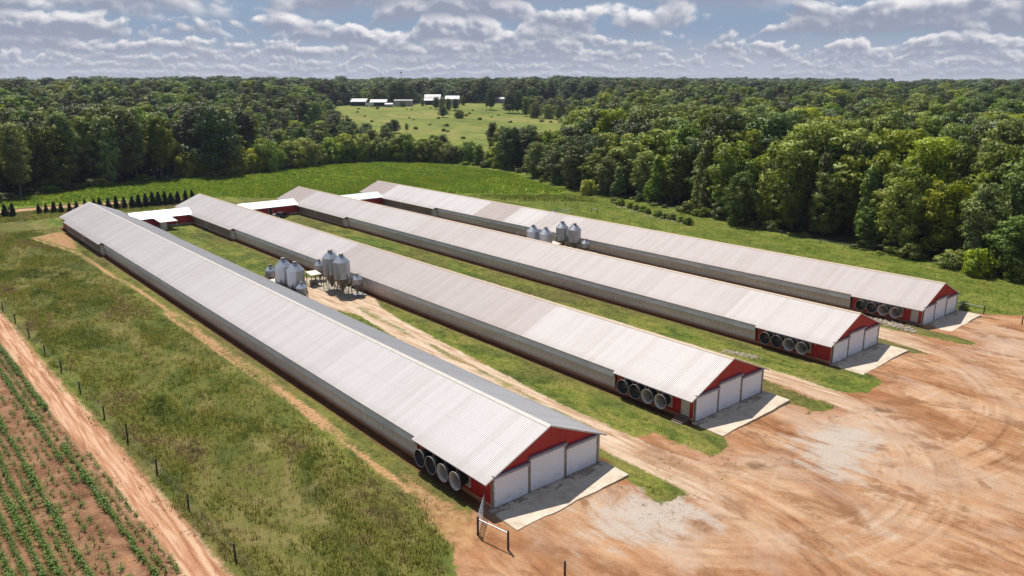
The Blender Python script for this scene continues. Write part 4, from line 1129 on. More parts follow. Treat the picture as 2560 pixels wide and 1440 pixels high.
def brace(lab, a, b, h=1.45, r=0.1):
    T = thing('fence_brace', lab, 'fence brace', (a[0], a[1], tz(*a)), 0, 'two posts joined by a rail')
    dx_, dy_ = b[0]-a[0], b[1]-a[1]; dz_ = tz(*b)-tz(*a)
    MB().tube((0, 0, -0.3), (0.03, 0, h), r, n=10).build('post', post_m, T)
    MB().tube((dx_, dy_, dz_-0.3), (dx_, dy_, dz_+h), r, n=10).build('post', post_m, T)
    MB().tube((0, 0, h*0.88), (dx_, dy_, dz_+h*0.88), 0.06, n=8).build('rail', galv, T)
brace('two posts with a pale rail standing in the meadow beyond the fourth barn', (128.9, 119.6), (128.5, 116.4))
brace('two posts with a pale rail at the right corner of the farthest barn', (101.1, -0.6), (101.3, -3.9), 1.5)
brace('two dark posts with pale rail at the front left corner of nearest barn', (-10.62, -2.4), (-10.0, -5.8), 1.8, 0.10)
for lab, (x, y), h, r in (('single dark post in the dirt at the very bottom of the view', (-8.75, -11.4), 1.3, 0.10), ('single dark post on the grass at the right edge of the yard', (99.6, -10.4), 1.5, 0.1)):
    b = MB(); b.tube((x, y, tz(x, y)-0.3), (x, y, tz(x, y)+h), r, r*0.9, n=10)
    tag(b.build('fence_post', post_m), lab, 'post', 'single fence posts')

def tube_gate(lab, a, ang, length, h=1.25):
    T = thing('tube_gate', lab, 'gate', (a[0], a[1], tz(*a)+0.25), ang, 'metal tube gates')
    MB().tube((0, 0, 0), (0, 0, h), 0.03).tube((length, 0, 0), (length, 0, h), 0.03).tube((0, 0, h), (length, 0, h), 0.032).tube((0, 0, 0), (length, 0, 0), 0.03).build('frame', galv, T)
    b = MB()
    for k in range(1, 5): b.tube((0, 0, h*k/5), (length, 0, h*k/5), 0.022, n=6)
    b.tube((length*0.5, 0, 0), (length*0.5, 0, h), 0.022, n=6)
    b.build('rail', galv, T)
tube_gate('grey tube gate swung against the front left corner of nearest barn', (-10.4, -2.2), math.atan2(2.6, 2.75), 3.7, 1.5)
tube_gate('grey tube gate beside the right corner of the farthest barn', (99.9, 1.2), math.atan2(-1.6, 1.1), 1.9)
tube_gate('pale tube gate in the meadow behind the fourth barn', (119.5, 124.5), math.atan2(-3.0, 3.2), 4.0)

# rubble and stones
rub_m = simple('broken_stone', (0.45, 0.37, 0.30), 0.95, 0, 0.4, 2.5)
def rubble(pts, n, spread_, smin, smax, name):
    b = MB()
    for k in range(n):
        i = random.randrange(len(pts)-1); t = random.random()
        x = pts[i][0]*(1-t)+pts[i+1][0]*t+random.gauss(0, spread_); y = pts[i][1]*(1-t)+pts[i+1][1]*t+random.gauss(0, spread_)
        s = random.uniform(smin, smax); z = tz(x, y)+s*0.2
        vs_ = []
        for (a, c, d) in ((1, 0, 0), (-1, 0, 0), (0, 1, 0), (0, -1, 0), (0, 0, 1), (0, 0, -1)):
            q = random.uniform(0.6, 1.2)*s
            vs_.append((x+a*q+random.uniform(-.2, .2)*s, y+c*q+random.uniform(-.2, .2)*s, z+d*q*0.6+random.uniform(-.2, .2)*s))
        b.add(vs_, [(0, 2, 4), (2, 1, 4), (1, 3, 4), (3, 0, 4), (2, 0, 5), (1, 2, 5), (3, 1, 5), (0, 3, 5)])
    o = b.build(name, rub_m, None, 'stuff')
    return o
tag(rubble([(81.2, 8.5), (82.6, 6.0), (82.0, 3.0), (81.2, -0.5)], 420, 0.75, 0.08, 0.26, 'rubble'), 'strip of broken stones below the fans of the farthest barn', 'rubble')
tag(rubble([(47.9, 13), (48.4, 11.5), (49.2, 8.0)], 220, 0.45, 0.07, 0.22, 'rubble'), 'small heap of pale stones beside the second barn front', 'rubble')
tag(rubble([(147, 127), (141, 112), (136.5, 97), (135.5, 88)], 160, 1.2, 0.1, 0.4, 'rubble'), 'scattered pale stones among the bushes below the wood', 'rubble')

# ------------------------------------------------------------------ the farm on the far hill
VX = Vector((math.cos(YAW), -math.sin(YAW), 0)); VF = Vector((math.sin(YAW), math.cos(YAW), 0))
def far_xy(px, dep):
    v = Vector((CX, CY, 0))+VF*dep+VX*((px-1280)/1913.2*dep*0.972)
    return v.x, v.y
pale_wall = simple('pale_shed_wall', (0.42, 0.39, 0.35), 0.8, 0, 0.3, 0.5)
dark_wall = simple('dark_shed_inside', (0.05, 0.045, 0.04), 0.9, 0, 0.3, 0.5)
far_roof = simple('dull_white_shed_roof', (0.43, 0.43, 0.43), 0.5, 0.0, 0.25, 0.4)
def far_shed(lab, px, dep, w, d, hw, hr, roof_kind, wall_m, openings=0, zoff=0.0, rz=None):
    x, y = far_xy(px, dep)
    T = thing('farm_shed', lab, 'shed', (x, y, tz(x, y)+zoff), -YAW if rz is None else rz, 'sheds of the farm on the far hill')
    b = MB()
    if openings:
        b.box(-w/2, w/2, d/2-0.2, d/2, -2, hw)
        b.box(-w/2, -w/2+0.2, -d/2, d/2-0.2, -2, hw); b.box(w/2-0.2, w/2, -d/2, d/2-0.2, -2, hw)
    else:
        b.box(-w/2, w/2, -d/2, d/2, -2, hw)
    b.build('wall', wall_m, T)
    if openings:
        for k in range(openings+1):
            xx = -w/2+0.3+(w-0.6)*k/openings
            MB().box(xx-0.15, xx+0.15, -d/2, -d/2+0.3, -2, hw-0.05).build('post', wood_m, T)
    r = MB()
    o_ = 0.6
    if roof_kind == 'mono':
        r.prism([(-d/2-o_, hw), (d/2+o_, hr), (d/2+o_, hr+0.2), (-d/2-o_, hw+0.2)], 'X', -w/2-o_, w/2+o_)
    elif roof_kind == 'gable':
        r.prism([(-d/2-o_, hw-0.1), (0, hr), (d/2+o_, hw-0.1), (d/2+o_, hw+0.15), (0, hr+0.25), (-d/2-o_, hw+0.15)], 'X', -w/2-o_, w/2+o_)
    else:
        r.prism([(-d/2-2.5, hw*0.75), (-d/2, hw), (-d*0.28, hr*0.82), (0, hr), (d*0.28, hr*0.82), (d/2, hw), (d/2, hw-0.3), (-d/2, hw-0.3), (-d/2-2.5, hw*0.75-0.3)], 'X', -w/2-o_, w/2+o_)
    r.build('roof', far_roof, T)
    return T
far_shed('open white-roofed shed, leftmost on the far hill farm', 899, 850, 16, 12, 4.3, 7.4, 'mono', dark_wall, 4)
far_shed('low white-roofed shed behind the white trailer on the far hill', 949, 850, 17, 12, 4.0, 6.6, 'gable', dark_wall, 3)
far_shed('long pale shed with dark doorway at middle of far farm', 1010, 850, 19, 10, 5.6, 6.4, 'mono', pale_wall, 0)
far_shed('tall barn with big pale double-pitched roof on the far hill', 1084, 880, 17, 16, 5.8, 10.6, 'gambrel', dark_wall, 0)
far_shed('white-roofed shed at the right end of the far farm', 1133, 890, 15, 12, 5.0, 8.4, 'gable', pale_wall, 0)
far_shed('tiny pale shed in front of the far farm buildings', 974, 832, 7.5, 6, 2.6, 3.8, 'gable', pale_wall, 0)
far_shed('small grey-roofed house far right of the hill pasture', 1250, 920, 11, 8, 4.0, 6.0, 'gable', pale_wall, 0)
x, y = far_xy(997, 843); z_ = tz(x, y)
d = MB().box(-2.6, 2.6, -5.3, -5.05, 0, 4.2)
o = [q for q in COL.objects if q.get('label', '').startswith('long pale shed')][0]
d.build('doorway', dark_wall, o)
x, y = far_xy(925, 835)
T = thing('white_trailer', 'white box trailer parked before the far farm sheds', 'trailer', (x, y, tz(x, y)), -YAW)
MB().box(-4.2, 4.2, -1.25, 1.25, 0.9, 3.9).build('box_body', pvc_m, T)
for sx in (-2.6, -1.6, 2.8):
    MB().lathe([(0.001, -1.3), (0.5, -1.3), (0.5, 1.3), (0.001, 1.3)], (sx, 0, 0.5), 16, 'Y').build('wheel', dark_m, T)
for lab, px, dep, h, arms in (('thin tall radio mast on the skyline above the far farm', 1007, 1500, 43, 1), ('thinner faint radio mast left on the skyline above the far farm', 957, 1700, 48, 0)):
    x, y = far_xy(px, dep)
    T = thing('radio_mast', lab, 'mast', (x, y, tz(x, y)), 0, 'radio masts on the skyline')
    MB().tube((0, 0, -1), (0, 0, h-6), 0.55, 0.4, n=8).build('pole', grey_trim, T)
    b = MB().tube((0, 0, h-6), (0, 0, h), 0.12, n=6)
    if arms:
        for k in range(3):
            t = 2.1*k; b.box(1.1*math.cos(t)-0.5, 1.1*math.cos(t)+0.5, 1.1*math.sin(t)-0.5, 1.1*math.sin(t)+0.5, h-8, h-5.8)
    b.build('antenna', grey_trim, T)
# ------------------------------------------------------------------ vegetation
def leaf_mat(name, c0, c1, trans=0.26, hue=0.045, vary=0.42):
    mt, g = new_mat(name)
    tint = g.attr('tint')
    rnd = g.node('ShaderNodeObjectInfo').outputs['Random']
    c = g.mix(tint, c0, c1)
    hs = g.node('ShaderNodeHueSaturation')
    g.put(hs.inputs['Hue'], g.M('ADD', 0.5-hue/2, g.M('MULTIPLY', rnd, hue)))
    r2_ = g.M('FRACT', g.M('MULTIPLY', rnd, 17.31))
    g.put(hs.inputs['Value'], g.M('ADD', 1-vary, g.M('MULTIPLY', r2_, 2*vary)))
    r3_ = g.M('FRACT', g.M('MULTIPLY', rnd, 41.7))
    g.put(hs.inputs['Saturation'], g.M('ADD', 0.78, g.M('MULTIPLY', r3_, 0.34)))
    g.put(hs.inputs['Color'], c)
    tc = g.mix(1.0, hs.outputs[0], (1.35, 1.30, 0.55), 'MULTIPLY')
    return finish(mt, g, hs.outputs[0], 0.55, 0.0, None, 0.25, trans, tc)
LM = {
    'mid': leaf_mat('leaves_mid_green', (0.082, 0.125, 0.015), (0.215, 0.270, 0.034)),
    'dark': leaf_mat('leaves_dark_green', (0.046, 0.080, 0.018), (0.135, 0.178, 0.038), 0.20),
    'bright': leaf_mat('leaves_yellow_green', (0.140, 0.195, 0.014), (0.335, 0.375, 0.036), 0.30),
    'pine': leaf_mat('pine_needles', (0.038, 0.046, 0.018), (0.092, 0.095, 0.040), 0.08),
    'ever': leaf_mat('evergreen_needles', (0.012, 0.024, 0.011), (0.030, 0.048, 0.018), 0.05, 0.02, 0.15),
}
bark_m = simple('bark', (0.13, 0.105, 0.085), 0.95, 0, 0.45, 3.0, stretch=(1, 1, 0.2))

def np_mesh(name, co, nper, normals=None, attrs=None, smooth=True):
    """mesh of unshared faces with nper corners each"""
    nv = len(co); nf = nv//nper
    me = bpy.data.meshes.new(name)
    me.vertices.add(nv); me.loops.add(nv); me.polygons.add(nf)
    me.vertices.foreach_set('co', np.ascontiguousarray(co, np.float32).ravel())
    me.loops.foreach_set('vertex_index', np.arange(nv, dtype=np.int32))
    me.polygons.foreach_set('loop_start', np.arange(0, nv, nper, dtype=np.int32))
    me.polygons.foreach_set('use_smooth', np.full(nf, smooth, bool))
    for k, v in (attrs or {}).items():
        a = me.attributes.new(k, 'FLOAT', 'POINT'); a.data.foreach_set('value', np.ascontiguousarray(v, np.float32))
    me.update()
    if normals is not None:
        me.normals_split_custom_set_from_vertices(np.ascontiguousarray(normals, np.float32).tolist())
    return me

def unit(v): return v/np.maximum(np.linalg.norm(v, axis=-1, keepdims=True), 1e-9)

def leaf_cloud(pos, nrm, size, shade_n, tint, r_):
    """one folded leaf-spray quad per point"""
    n = len(pos)
    nrm = unit(nrm)
    a = unit(np.cross(nrm, unit(r_.normal(size=(n, 3)))))
    b = np.cross(nrm, a)
    s = size[:, None] if np.ndim(size) else size
    L = s*(0.75+0.5*r_.random((n, 1))); W = L*(0.45+0.35*r_.random((n, 1)))
    droop = nrm*(s*0.22)
    v0 = pos-a*L*0.5-droop*0.5; v1 = pos+b*W*0.5+droop*0.4; v2 = pos+a*L*0.5-droop*0.6; v3 = pos-b*W*0.5+droop*0.4
    co = np.stack([v0, v1, v2, v3], 1).reshape(-1, 3)
    # winding so that the face looks along its normal
    g1 = np.cross(v1-v0, v2-v0); flip = (g1*nrm).sum(1) < 0
    co = co.reshape(n, 4, 3)
    co[flip] = co[flip][:, ::-1]
    sn = np.where((shade_n*nrm).sum(1, keepdims=True) < 0.05, unit(shade_n+nrm*1.2), shade_n)
    return co.reshape(-1, 3), np.repeat(unit(sn), 4, 0), np.repeat(tint, 4)

def profile(kind, t):
    if kind == 'round': return np.sin(np.pi*np.clip(0.14+0.80*t, 0, 1))**0.62
    if kind == 'dome': return np.where(t < 0.3, 0.80+0.2*t/0.3, np.sqrt(np.clip(1-((t-0.3)/0.72)**2, 0, 1)))
    if kind == 'oval': return np.sin(np.pi*np.clip(0.10+0.86*t, 0, 1))**0.75
    if kind == 'cone': return np.minimum(1, 0.55+2.2*t)*np.clip(1.03-t, 0, 1)**0.72
    if kind == 'spire': return np.minimum(1, 0.7+1.8*t)*np.clip(1.02-t, 0, 1)**0.9
    if kind == 'umbrella': return np.sin(np.pi*np.clip(0.25+0.6*t, 0, 1))
    return np.ones_like(t)

def crown(name, H, r, base, kind, ncl, nleaf, leaf, seed, cl=0.30, mat='mid', flat=0.8, core=1.0):
    q = np.random.default_rng(seed)
    t = np.clip((np.arange(ncl)+q.random(ncl))/ncl, 0.02, 0.98)
    az = np.arange(ncl)*2.39996+q.normal(0, 0.5, ncl)
    R_ = r*profile(kind, t)
    lop = 1+0.26*np.sin(az*1+seed)+0.18*np.sin(az*2+seed*2.1)+0.12*np.sin(t*9+seed)
    rad = R_*np.sqrt(0.30+0.60*q.random(ncl))*lop
    rad = np.maximum(rad-R_*0.10, 0)
    c = np.stack([rad*np.cos(az), rad*np.sin(az), base+t*(H-base)*0.97], 1)
    cr = r*cl*(0.65+0.7*q.random(ncl))*(0.55+0.45*profile(kind, t))
    ctint = q.random(ncl)
    P, N, SN, T, SZ = [], [], [], [], []
    for i in range(ncl):
        k = max(12, int(nleaf*(cr[i]/(r*cl))**2))
        out = np.array([c[i, 0], c[i, 1], 0.0]); out = out/(np.linalg.norm(out)+1e-6)
        d = unit(q.normal(size=(k, 3))+np.array([0, 0, 0.38])+0.55*out)
        p_ = c[i]+d*cr[i]*(0.62+0.48*q.random((k, 1)))*np.array([1, 1, flat])
        P.append(p_); N.append(unit(d+0.75*unit(q.normal(size=(k, 3)))))
        SN.append(unit(d*0.85+out*0.35+np.array([0, 0, 0.15])+0.26*q.normal(size=(k, 3))))
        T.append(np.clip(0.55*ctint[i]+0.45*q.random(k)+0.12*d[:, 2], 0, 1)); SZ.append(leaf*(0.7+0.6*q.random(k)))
    # larger leaves deep inside close the see-through core
    k = int(ncl*9*core)
    t2 = q.random(k); a2 = q.random(k)*6.283
    rr = r*profile(kind, t2)*0.62*np.sqrt(q.random(k))
    p_ = np.stack([rr*np.cos(a2), rr*np.sin(a2), base+(0.03+0.86*t2)*(H-base)], 1)
    d = unit(np.stack([np.cos(a2), np.sin(a2), q.normal(0, 0.6, k)], 1))
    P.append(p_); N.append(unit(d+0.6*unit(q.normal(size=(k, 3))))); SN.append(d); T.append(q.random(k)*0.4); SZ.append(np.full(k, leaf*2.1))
    P = np.concatenate(P); N = np.concatenate(N); SN = np.concatenate(SN); T = np.concatenate(T); SZ = np.concatenate(SZ)
    P[:, 2] = np.maximum(P[:, 2], 0.1)
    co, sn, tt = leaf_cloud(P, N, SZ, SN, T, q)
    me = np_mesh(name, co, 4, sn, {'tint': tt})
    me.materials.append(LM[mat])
    return me

def trunk_mesh(H, base, r, seed, lean=0.0):
    q = random.Random(seed)
    b = MB()
    r0 = 0.012*H+0.08
    p0 = Vector((0, 0, -0.6)); n = 5
    pts = [p0]
    for k in range(1, n+1):
        pts.append(Vector((q.uniform(-.02, .02)*H, q.uniform(-.02, .02)*H, H*0.86*k/n)))
    rs = [r0*(1.25 if k == 0 else 1-0.86*k/n) for k in range(n+1)]
    for k in range(n): b.tube(pts[k], pts[k+1], rs[k], rs[k+1], n=8, caps=False)
    for k in range(9):
        zz = base*0.8+(H*0.8-base*0.8)*(k+0.5)/9
        i = min(n-1, int(zz/(H*0.86)*n)); f = zz/(H*0.86)*n-i
        p_ = pts[i].lerp(pts[i+1], f)
        a = k*2.4+q.random()
        L = r*(0.75-0.35*k/9)
        e = p_+Vector((math.cos(a)*L, math.sin(a)*L, L*0.55))
        mid = p_.lerp(e, 0.5)+Vector((0, 0, -0.06*L))
        b.tube(p_, mid, r0*0.36, r0*0.25, n=6, caps=False).tube(mid, e, r0*0.25, r0*0.07, n=6, caps=False)
    me = bpy.data.meshes.new('trunk'); me.from_pydata(b.v, [], b.f); me.polygons.foreach_set('use_smooth', b.sm); me.materials.append(bark_m); me.update()
    return me

PROTO = {}
def proto(key, H, r, base, kind, ncl, nleaf, leaf, seeds, cl, mat, flat=0.8, core=1.0):
    PROTO[key] = []
    for sd_ in seeds:
        PROTO[key].append((H, crown('crown', H, r, base, kind, ncl, nleaf, leaf, sd_, cl, mat, flat, core), trunk_mesh(H, base, r, sd_)))
proto('oak', 20, 6.6, 3.0, 'dome', 85, 80, 0.62, (11, 12), 0.27, 'dark')
proto('broad', 19, 5.2, 1.3, 'round', 80, 75, 0.58, (21, 22, 23), 0.28, 'mid')
proto('light', 19, 5.0, 1.8, 'round', 75, 75, 0.58, (31, 32), 0.29, 'bright')
proto('poplar', 26, 4.4, 5.0, 'oval', 100, 70, 0.58, (41, 42, 43), 0.32, 'mid')
proto('young', 13, 3.1, 0.8, 'cone', 75, 60, 0.48, (51, 52), 0.31, 'mid')
proto('pine', 25, 4.0, 11.0, 'oval', 46, 75, 0.50, (61,), 0.30, 'pine', 0.6, 0.5)
proto('billow', 10, 5.4, 0.4, 'dome', 70, 85, 0.50, (71, 72), 0.26, 'bright')
proto('thicket', 9, 4.8, 0.3, 'dome', 60, 85, 0.50, (81, 82), 0.27, 'mid')
proto('bush', 2.6, 1.7, 0.1, 'dome', 26, 70, 0.26, (91, 92), 0.36, 'mid')
proto('conifer', 4.2, 1.12, 0.15, 'spire', 90, 60, 0.17, (95, 96), 0.24, 'ever', 0.9, 2.0)
DESC = {'oak': 'dark spreading tree', 'broad': 'rounded leafy tree', 'light': 'yellow-green tree', 'poplar': 'tall slender tree', 'young': 'pointed young tree',
        'pine': 'thin dark pine', 'billow': 'billowing yellow-green tree', 'thicket': 'low bushy tree'}
NAME = {'oak': 'oak_tree', 'broad': 'broadleaf_tree', 'light': 'broadleaf_tree', 'poplar': 'poplar_tree', 'young': 'young_tree', 'pine': 'pine_tree', 'billow': 'bushy_tree', 'thicket': 'bushy_tree'}

# candidate tree places
def tree_points():
    out = []
    q = np.random.default_rng(99)
    rings = [(100, 330, 8.8), (330, 480, 10.0), (480, 900, 12.0), (900, 1500, 18.0), (1500, 2900, 34.0)]
    for (d0, d1, s) in rings:
        xs = np.arange(CX-d1*0.35, CX+d1, s); ys = np.arange(CY-d1*0.1, CY+d1, s)
        A, B = np.meshgrid(xs, ys)
        A = A+(np.arange(len(ys)) % 2)[:, None]*s*0.5
        A = (A+q.uniform(-0.38, 0.38, A.shape)*s).ravel(); B = (B+q.uniform(-0.38, 0.38, B.shape)*s).ravel()
        dx, dy = A-CX, B-CY
        d = np.hypot(dx, dy); az = np.arctan2(dx, dy)-YAW
        az = (az+np.pi) % (2*np.pi)-np.pi
        k = (d >= d0) & (d < d1) & (np.abs(az) < 0.70)
        A, B, d, az = A[k], B[k], d[k], az[k]
        fa = -sdf(A, B, FARM)
        pa = np.maximum(sdf(A, B, PASTURE), sdf(A, B, PASTURE2))
        k = (fa > 1.2) & (pa < -3)
        for a in zip(A[k], B[k], d[k], az[k], fa[k]):
            out.append((*a, s))
    return out
q = np.random.default_rng(5)
trees = []
for (x, y, d, az, fa, s) in tree_points():
    px = 1280+1913.2*math.tan(az)
    dep = d*math.cos(az)
    u = q.random(); v = q.random()
    rs = 1.12 if fa < 14 else 1.38
    if dep < 490 and 590 <= px < 1275 and fa < 15:
        zone_ = 'hedge'
        kind = 'billow' if (px < 800 and u < 0.9) or (px >= 800 and u < 0.62) else ('thicket' if u < 0.86 else 'broad')
        h = 9+5*v if px > 850 else 10.5+4.5*v
    elif dep < 480 and 815 < px < 1275:
        zone_ = 'valley'
        kind = 'thicket' if u < 0.7 else 'broad'
        if px > 1050 and v > 0.5: continue
        lim = 38.2-145/1913.2*dep-tz(x, y)
        h = min(6+5*v, max(2.6, lim*(0.55+0.35*v)))
    elif dep < 480 and px >= 1270:
        zone_ = 'right'
        if px < 1500 and fa < 26:
            kind = 'oak' if u < 0.6 else 'broad'; h = 13+8*v
        elif px < 1440 and dep > 375:
            kind = 'broad' if u < 0.5 else 'thicket'; h = max(3.0, (38.2-112/1913.2*dep-tz(x, y))*(0.7+0.3*v))
        elif fa < 7:
            kind = 'young' if u < 0.45 else ('broad' if u < 0.75 else 'thicket'); h = (10+7*v) if kind != 'thicket' else 5+3*v
        elif fa < 18:
            kind = 'young' if u < 0.3 else ('broad' if u < 0.7 else 'light'); h = 15+8*v
        else:
            kind = 'broad' if u < 0.30 else ('light' if u < 0.56 else ('oak' if u < 0.74 else ('poplar' if u < 0.95 else 'pine'))); h = (19+11*v) if kind != 'poplar' else 24+8*v
    elif dep < 480:
        zone_ = 'left'
        if px < 830:
            if fa < 4.5 and u < 0.45: kind = 'thicket'; h = 6+5*v
            else:
                kind = 'poplar' if u < 0.5 else ('pine' if u < 0.66 else ('broad' if u < 0.82 else 'oak')); h = 22+8*v
        if px >= 640: h = min(h, 12+8*v)
    else:
        zone_ = 'far'
        kind = 'broad' if u < 0.36 else ('oak' if u < 0.56 else ('light' if u < 0.72 else ('poplar' if u < 0.88 else 'pine')))
        h = 12+15*v**1.3
        if 800 < px < 1500 and dep < 880: h = 9+6*v
        if dep > 860:
            kind = 'oak' if u < 0.66 else ('pine' if u < 0.82 else 'broad'); h = 13+17*v**2
        rs = {12.0: 1.35, 18.0: 1.75, 34.0: 2.6}.get(s, 1.0)
        if kind == 'pine': rs *= 0.9
    trees.append([x, y, h, kind, zone_, px, dep, fa, rs])
# single trees on the far hill and in the valley, each seen apart in the photograph
SINGLES = [(888, 862, 11, 'broad'), (850, 840, 6, 'thicket'), (915, 872, 15, 'light'), (940, 885, 20, 'broad'), (958, 885, 16, 'broad'), (985, 892, 25, 'oak'), (1005, 890, 25, 'oak'),
           (1028, 892, 22, 'oak'), (1057, 842, 8, 'broad'), (1008, 834, 4.5, 'thicket'), (1092, 800, 12, 'oak'), (1105, 770, 13, 'broad'), (1122, 780, 12, 'broad'), (1140, 790, 11, 'oak'), (1108, 700, 10, 'oak'),
           (1150, 690, 7, 'thicket'), (1160, 850, 11, 'broad'), (1228, 800, 21, 'oak'), (1275, 760, 20, 'oak'), (1298, 755, 22, 'oak'), (1316, 720, 17, 'light'), (1340, 700, 13, 'thicket'), (1372, 690, 12, 'thicket'), (1398, 680, 12, 'broad'),
           (968, 560, 9, 'oak'), (985, 575, 10, 'oak'), (1016, 560, 9, 'pine'), (838, 620, 7, 'oak'), (1075, 440, 11, 'young'), (1090, 430, 12, 'poplar'), (1105, 450, 11, 'oak'), (1232, 452, 18, 'poplar'), (1250, 445, 15, 'broad'), (1285, 440, 14, 'young'), (1300, 430, 12, 'young')]
for (px, dep, h, kind) in SINGLES:
    x, y = far_xy(px, dep)
    trees.append([x, y, h, kind, 'single', px, dep, 1.0, 1.0])
# the bright bushy belt along the back edge of the crop
bel = [(58, 295), (82, 296.5), (105, 304.5), (131, 316), (163, 309.5), (178, 296), (189, 270)]
for (ax, ay), (bx, by) in zip(bel[:-1], bel[1:]):
    L = math.hypot(bx-ax, by-ay)
    for k in range(int(L/6.0)):
        t = (k+0.3+0.4*q.random())/int(L/6.0)
        x = ax+(bx-ax)*t+q.normal(0, 0.8); y = ay+(by-ay)*t+q.normal(0, 0.8)
        dx, dy = x-CX, y-CY; az = math.atan2(dx, dy)-YAW; d = math.hypot(dx, dy)
        u = q.random()
        trees.append([x, y, 7.5+4*q.random(), 'billow' if u < 0.72 else 'thicket', 'hedge', 1280+1913.2*math.tan(az), d*math.cos(az), 2.0, 1.0])
# the largest in view become single trees
def score(t):
    x, y, h, kind, z, px, dep, fa, rs = t
    if not (-40 < px < 2600) or dep > 900: return 0
    if z == 'single': return 1e3
    return h/dep*math.exp(-max(fa-3, 0)/(26 if z == 'right' else 15))
order = sorted(range(len(trees)), key=lambda i: -score(trees[i]))
N_SINGLE = 296
single = order[:N_SINGLE]
rest = [i for i in order[N_SINGLE:]]
ZTXT = {'hedge': 'belt behind crop', 'valley': 'dip behind crop', 'right': 'right-hand wood', 'left': 'left-hand wood', 'single': 'far pasture', 'far': 'distant wood'}
groups = {}
for i in single:
    x, y, h, kind, z, px, dep, fa, rs = trees[i]
    rowt = ''
    if z in ('left', 'right', 'hedge', 'valley'):
        rowt = 'front edge' if fa < 7.5 else ('second row' if fa < 15 else 'back rows')
    if z == 'single': rowt = 'farm' if dep > 830 else ('slope' if dep > 500 else 'foot')
    groups.setdefault((z, rowt, kind), []).append(i)
proto_use = {}
cat = {'billow': 'bushy tree', 'thicket': 'bushy tree'}
for (z, rowt, kind), idx in groups.items():
    idx.sort(key=lambda i: trees[i][5])
    for n, i in enumerate(idx):
        x, y, h, kind, z, px, dep, fa, rs = trees[i]
        where = {'farm': 'among the far farm buildings', 'slope': 'on the far hill pasture', 'foot': 'at the foot of the hill pasture'}.get(rowt) or ('%s of the %s' % ('at the front' if rowt == 'front edge' else 'in the '+rowt, ZTXT[z]))
        lab = '%s %s, %s' % (DESC[kind], where, ('%s from left' % ordinal(n+1)) if len(idx) > 1 else 'the only such one')
        lab = lab.replace('billowing yellow-green tree', 'yellow-green bushy tree') if len(lab.replace('-', ' ').split()) > 15 else lab
        P = PROTO[kind][i % len(PROTO[kind])]
        k = h/P[0]
        T = thing(NAME[kind], lab, cat.get(kind, 'tree'), (x, y, tz(x, y)-0.1), q.random()*6.28, 'trees of the '+ZTXT[z] if z != 'single' else 'trees on the far hill')
        wdt = k**0.75*(0.85+0.4*q.random())*rs
        T.scale = (wdt, wdt, k)
        link_mesh('crown', P[1], None, T)
        link_mesh('trunk', P[2], None, T)

# everything behind them reads as one mass of woodland
src = bpy.data.collections.new('woodland_sources')
keys = []
for key in ('oak', 'broad', 'light', 'poplar', 'young', 'pine', 'billow', 'thicket', 'bush'):
    for j, P in enumerate(PROTO[key]):
        o = bpy.data.objects.new('%02d_source' % len(keys), P[1])
        src.objects.link(o); keys.append((key, j))
kidx = {}
for n, (key, j) in enumerate(keys): kidx.setdefault(key, []).append(n)
pts, sc, rz, ix = [], [], [], []
for i in rest:
    x, y, h, kind, z, px, dep, fa, rs = trees[i]
    P0 = PROTO[kind][0][0]
    k = h/P0; w = k**0.75*(0.85+0.4*q.random())*rs
    pts.append((x, y, tz(x, y)-0.2-(1.5 if rs > 1.3 else 0))); sc.append((w, w, k)); rz.append(q.random()*6.28); ix.append(kidx[kind][i % len(kidx[kind])])
# undergrowth under the eaves of the woods
fr = [(-140, 240), (-60, 248), (-13, 259), (7, 274), (31, 289), (55, 294), (82, 296), (105, 304), (131, 316), (163, 309), (178, 295), (189, 268), (186, 216), (172, 186),
      (164, 157), (162, 143), (158, 121), (150, 92), (145, 73), (142, 53), (139, 30), (137, 16), (134.5, 6), (133, -5), (133, -25)]
for (ax, ay), (bx, by) in zip(fr[:-1], fr[1:]):
    L = math.hypot(bx-ax, by-ay)
    for k in range(int(L/2.6)):
        t = q.random()
        x = ax+(bx-ax)*t+q.normal(0, 1.6); y = ay+(by-ay)*t+q.normal(0, 2.2)
        s = 0.3+1.0*q.random()**2
        pts.append((x, y, tz(x, y)-0.1)); sc.append((s*(1.0+0.9*q.random()), s*(1.0+0.9*q.random()), s*(0.6+0.7*q.random()))); rz.append(q.random()*6.28); ix.append(kidx['bush'][int(q.random()*2)])
for k in range(46):     # scrub on the hill pasture
    px = 830+600*q.random(); dep = 480+330*q.random(); x, y = far_xy(px, dep)
    s = 0.35+0.5*q.random()
    pts.append((x, y, tz(x, y)-0.1)); sc.append((s*1.6, s*1.6, s)); rz.append(q.random()*6.28); ix.append(kidx['bush'][int(q.random()*2)])

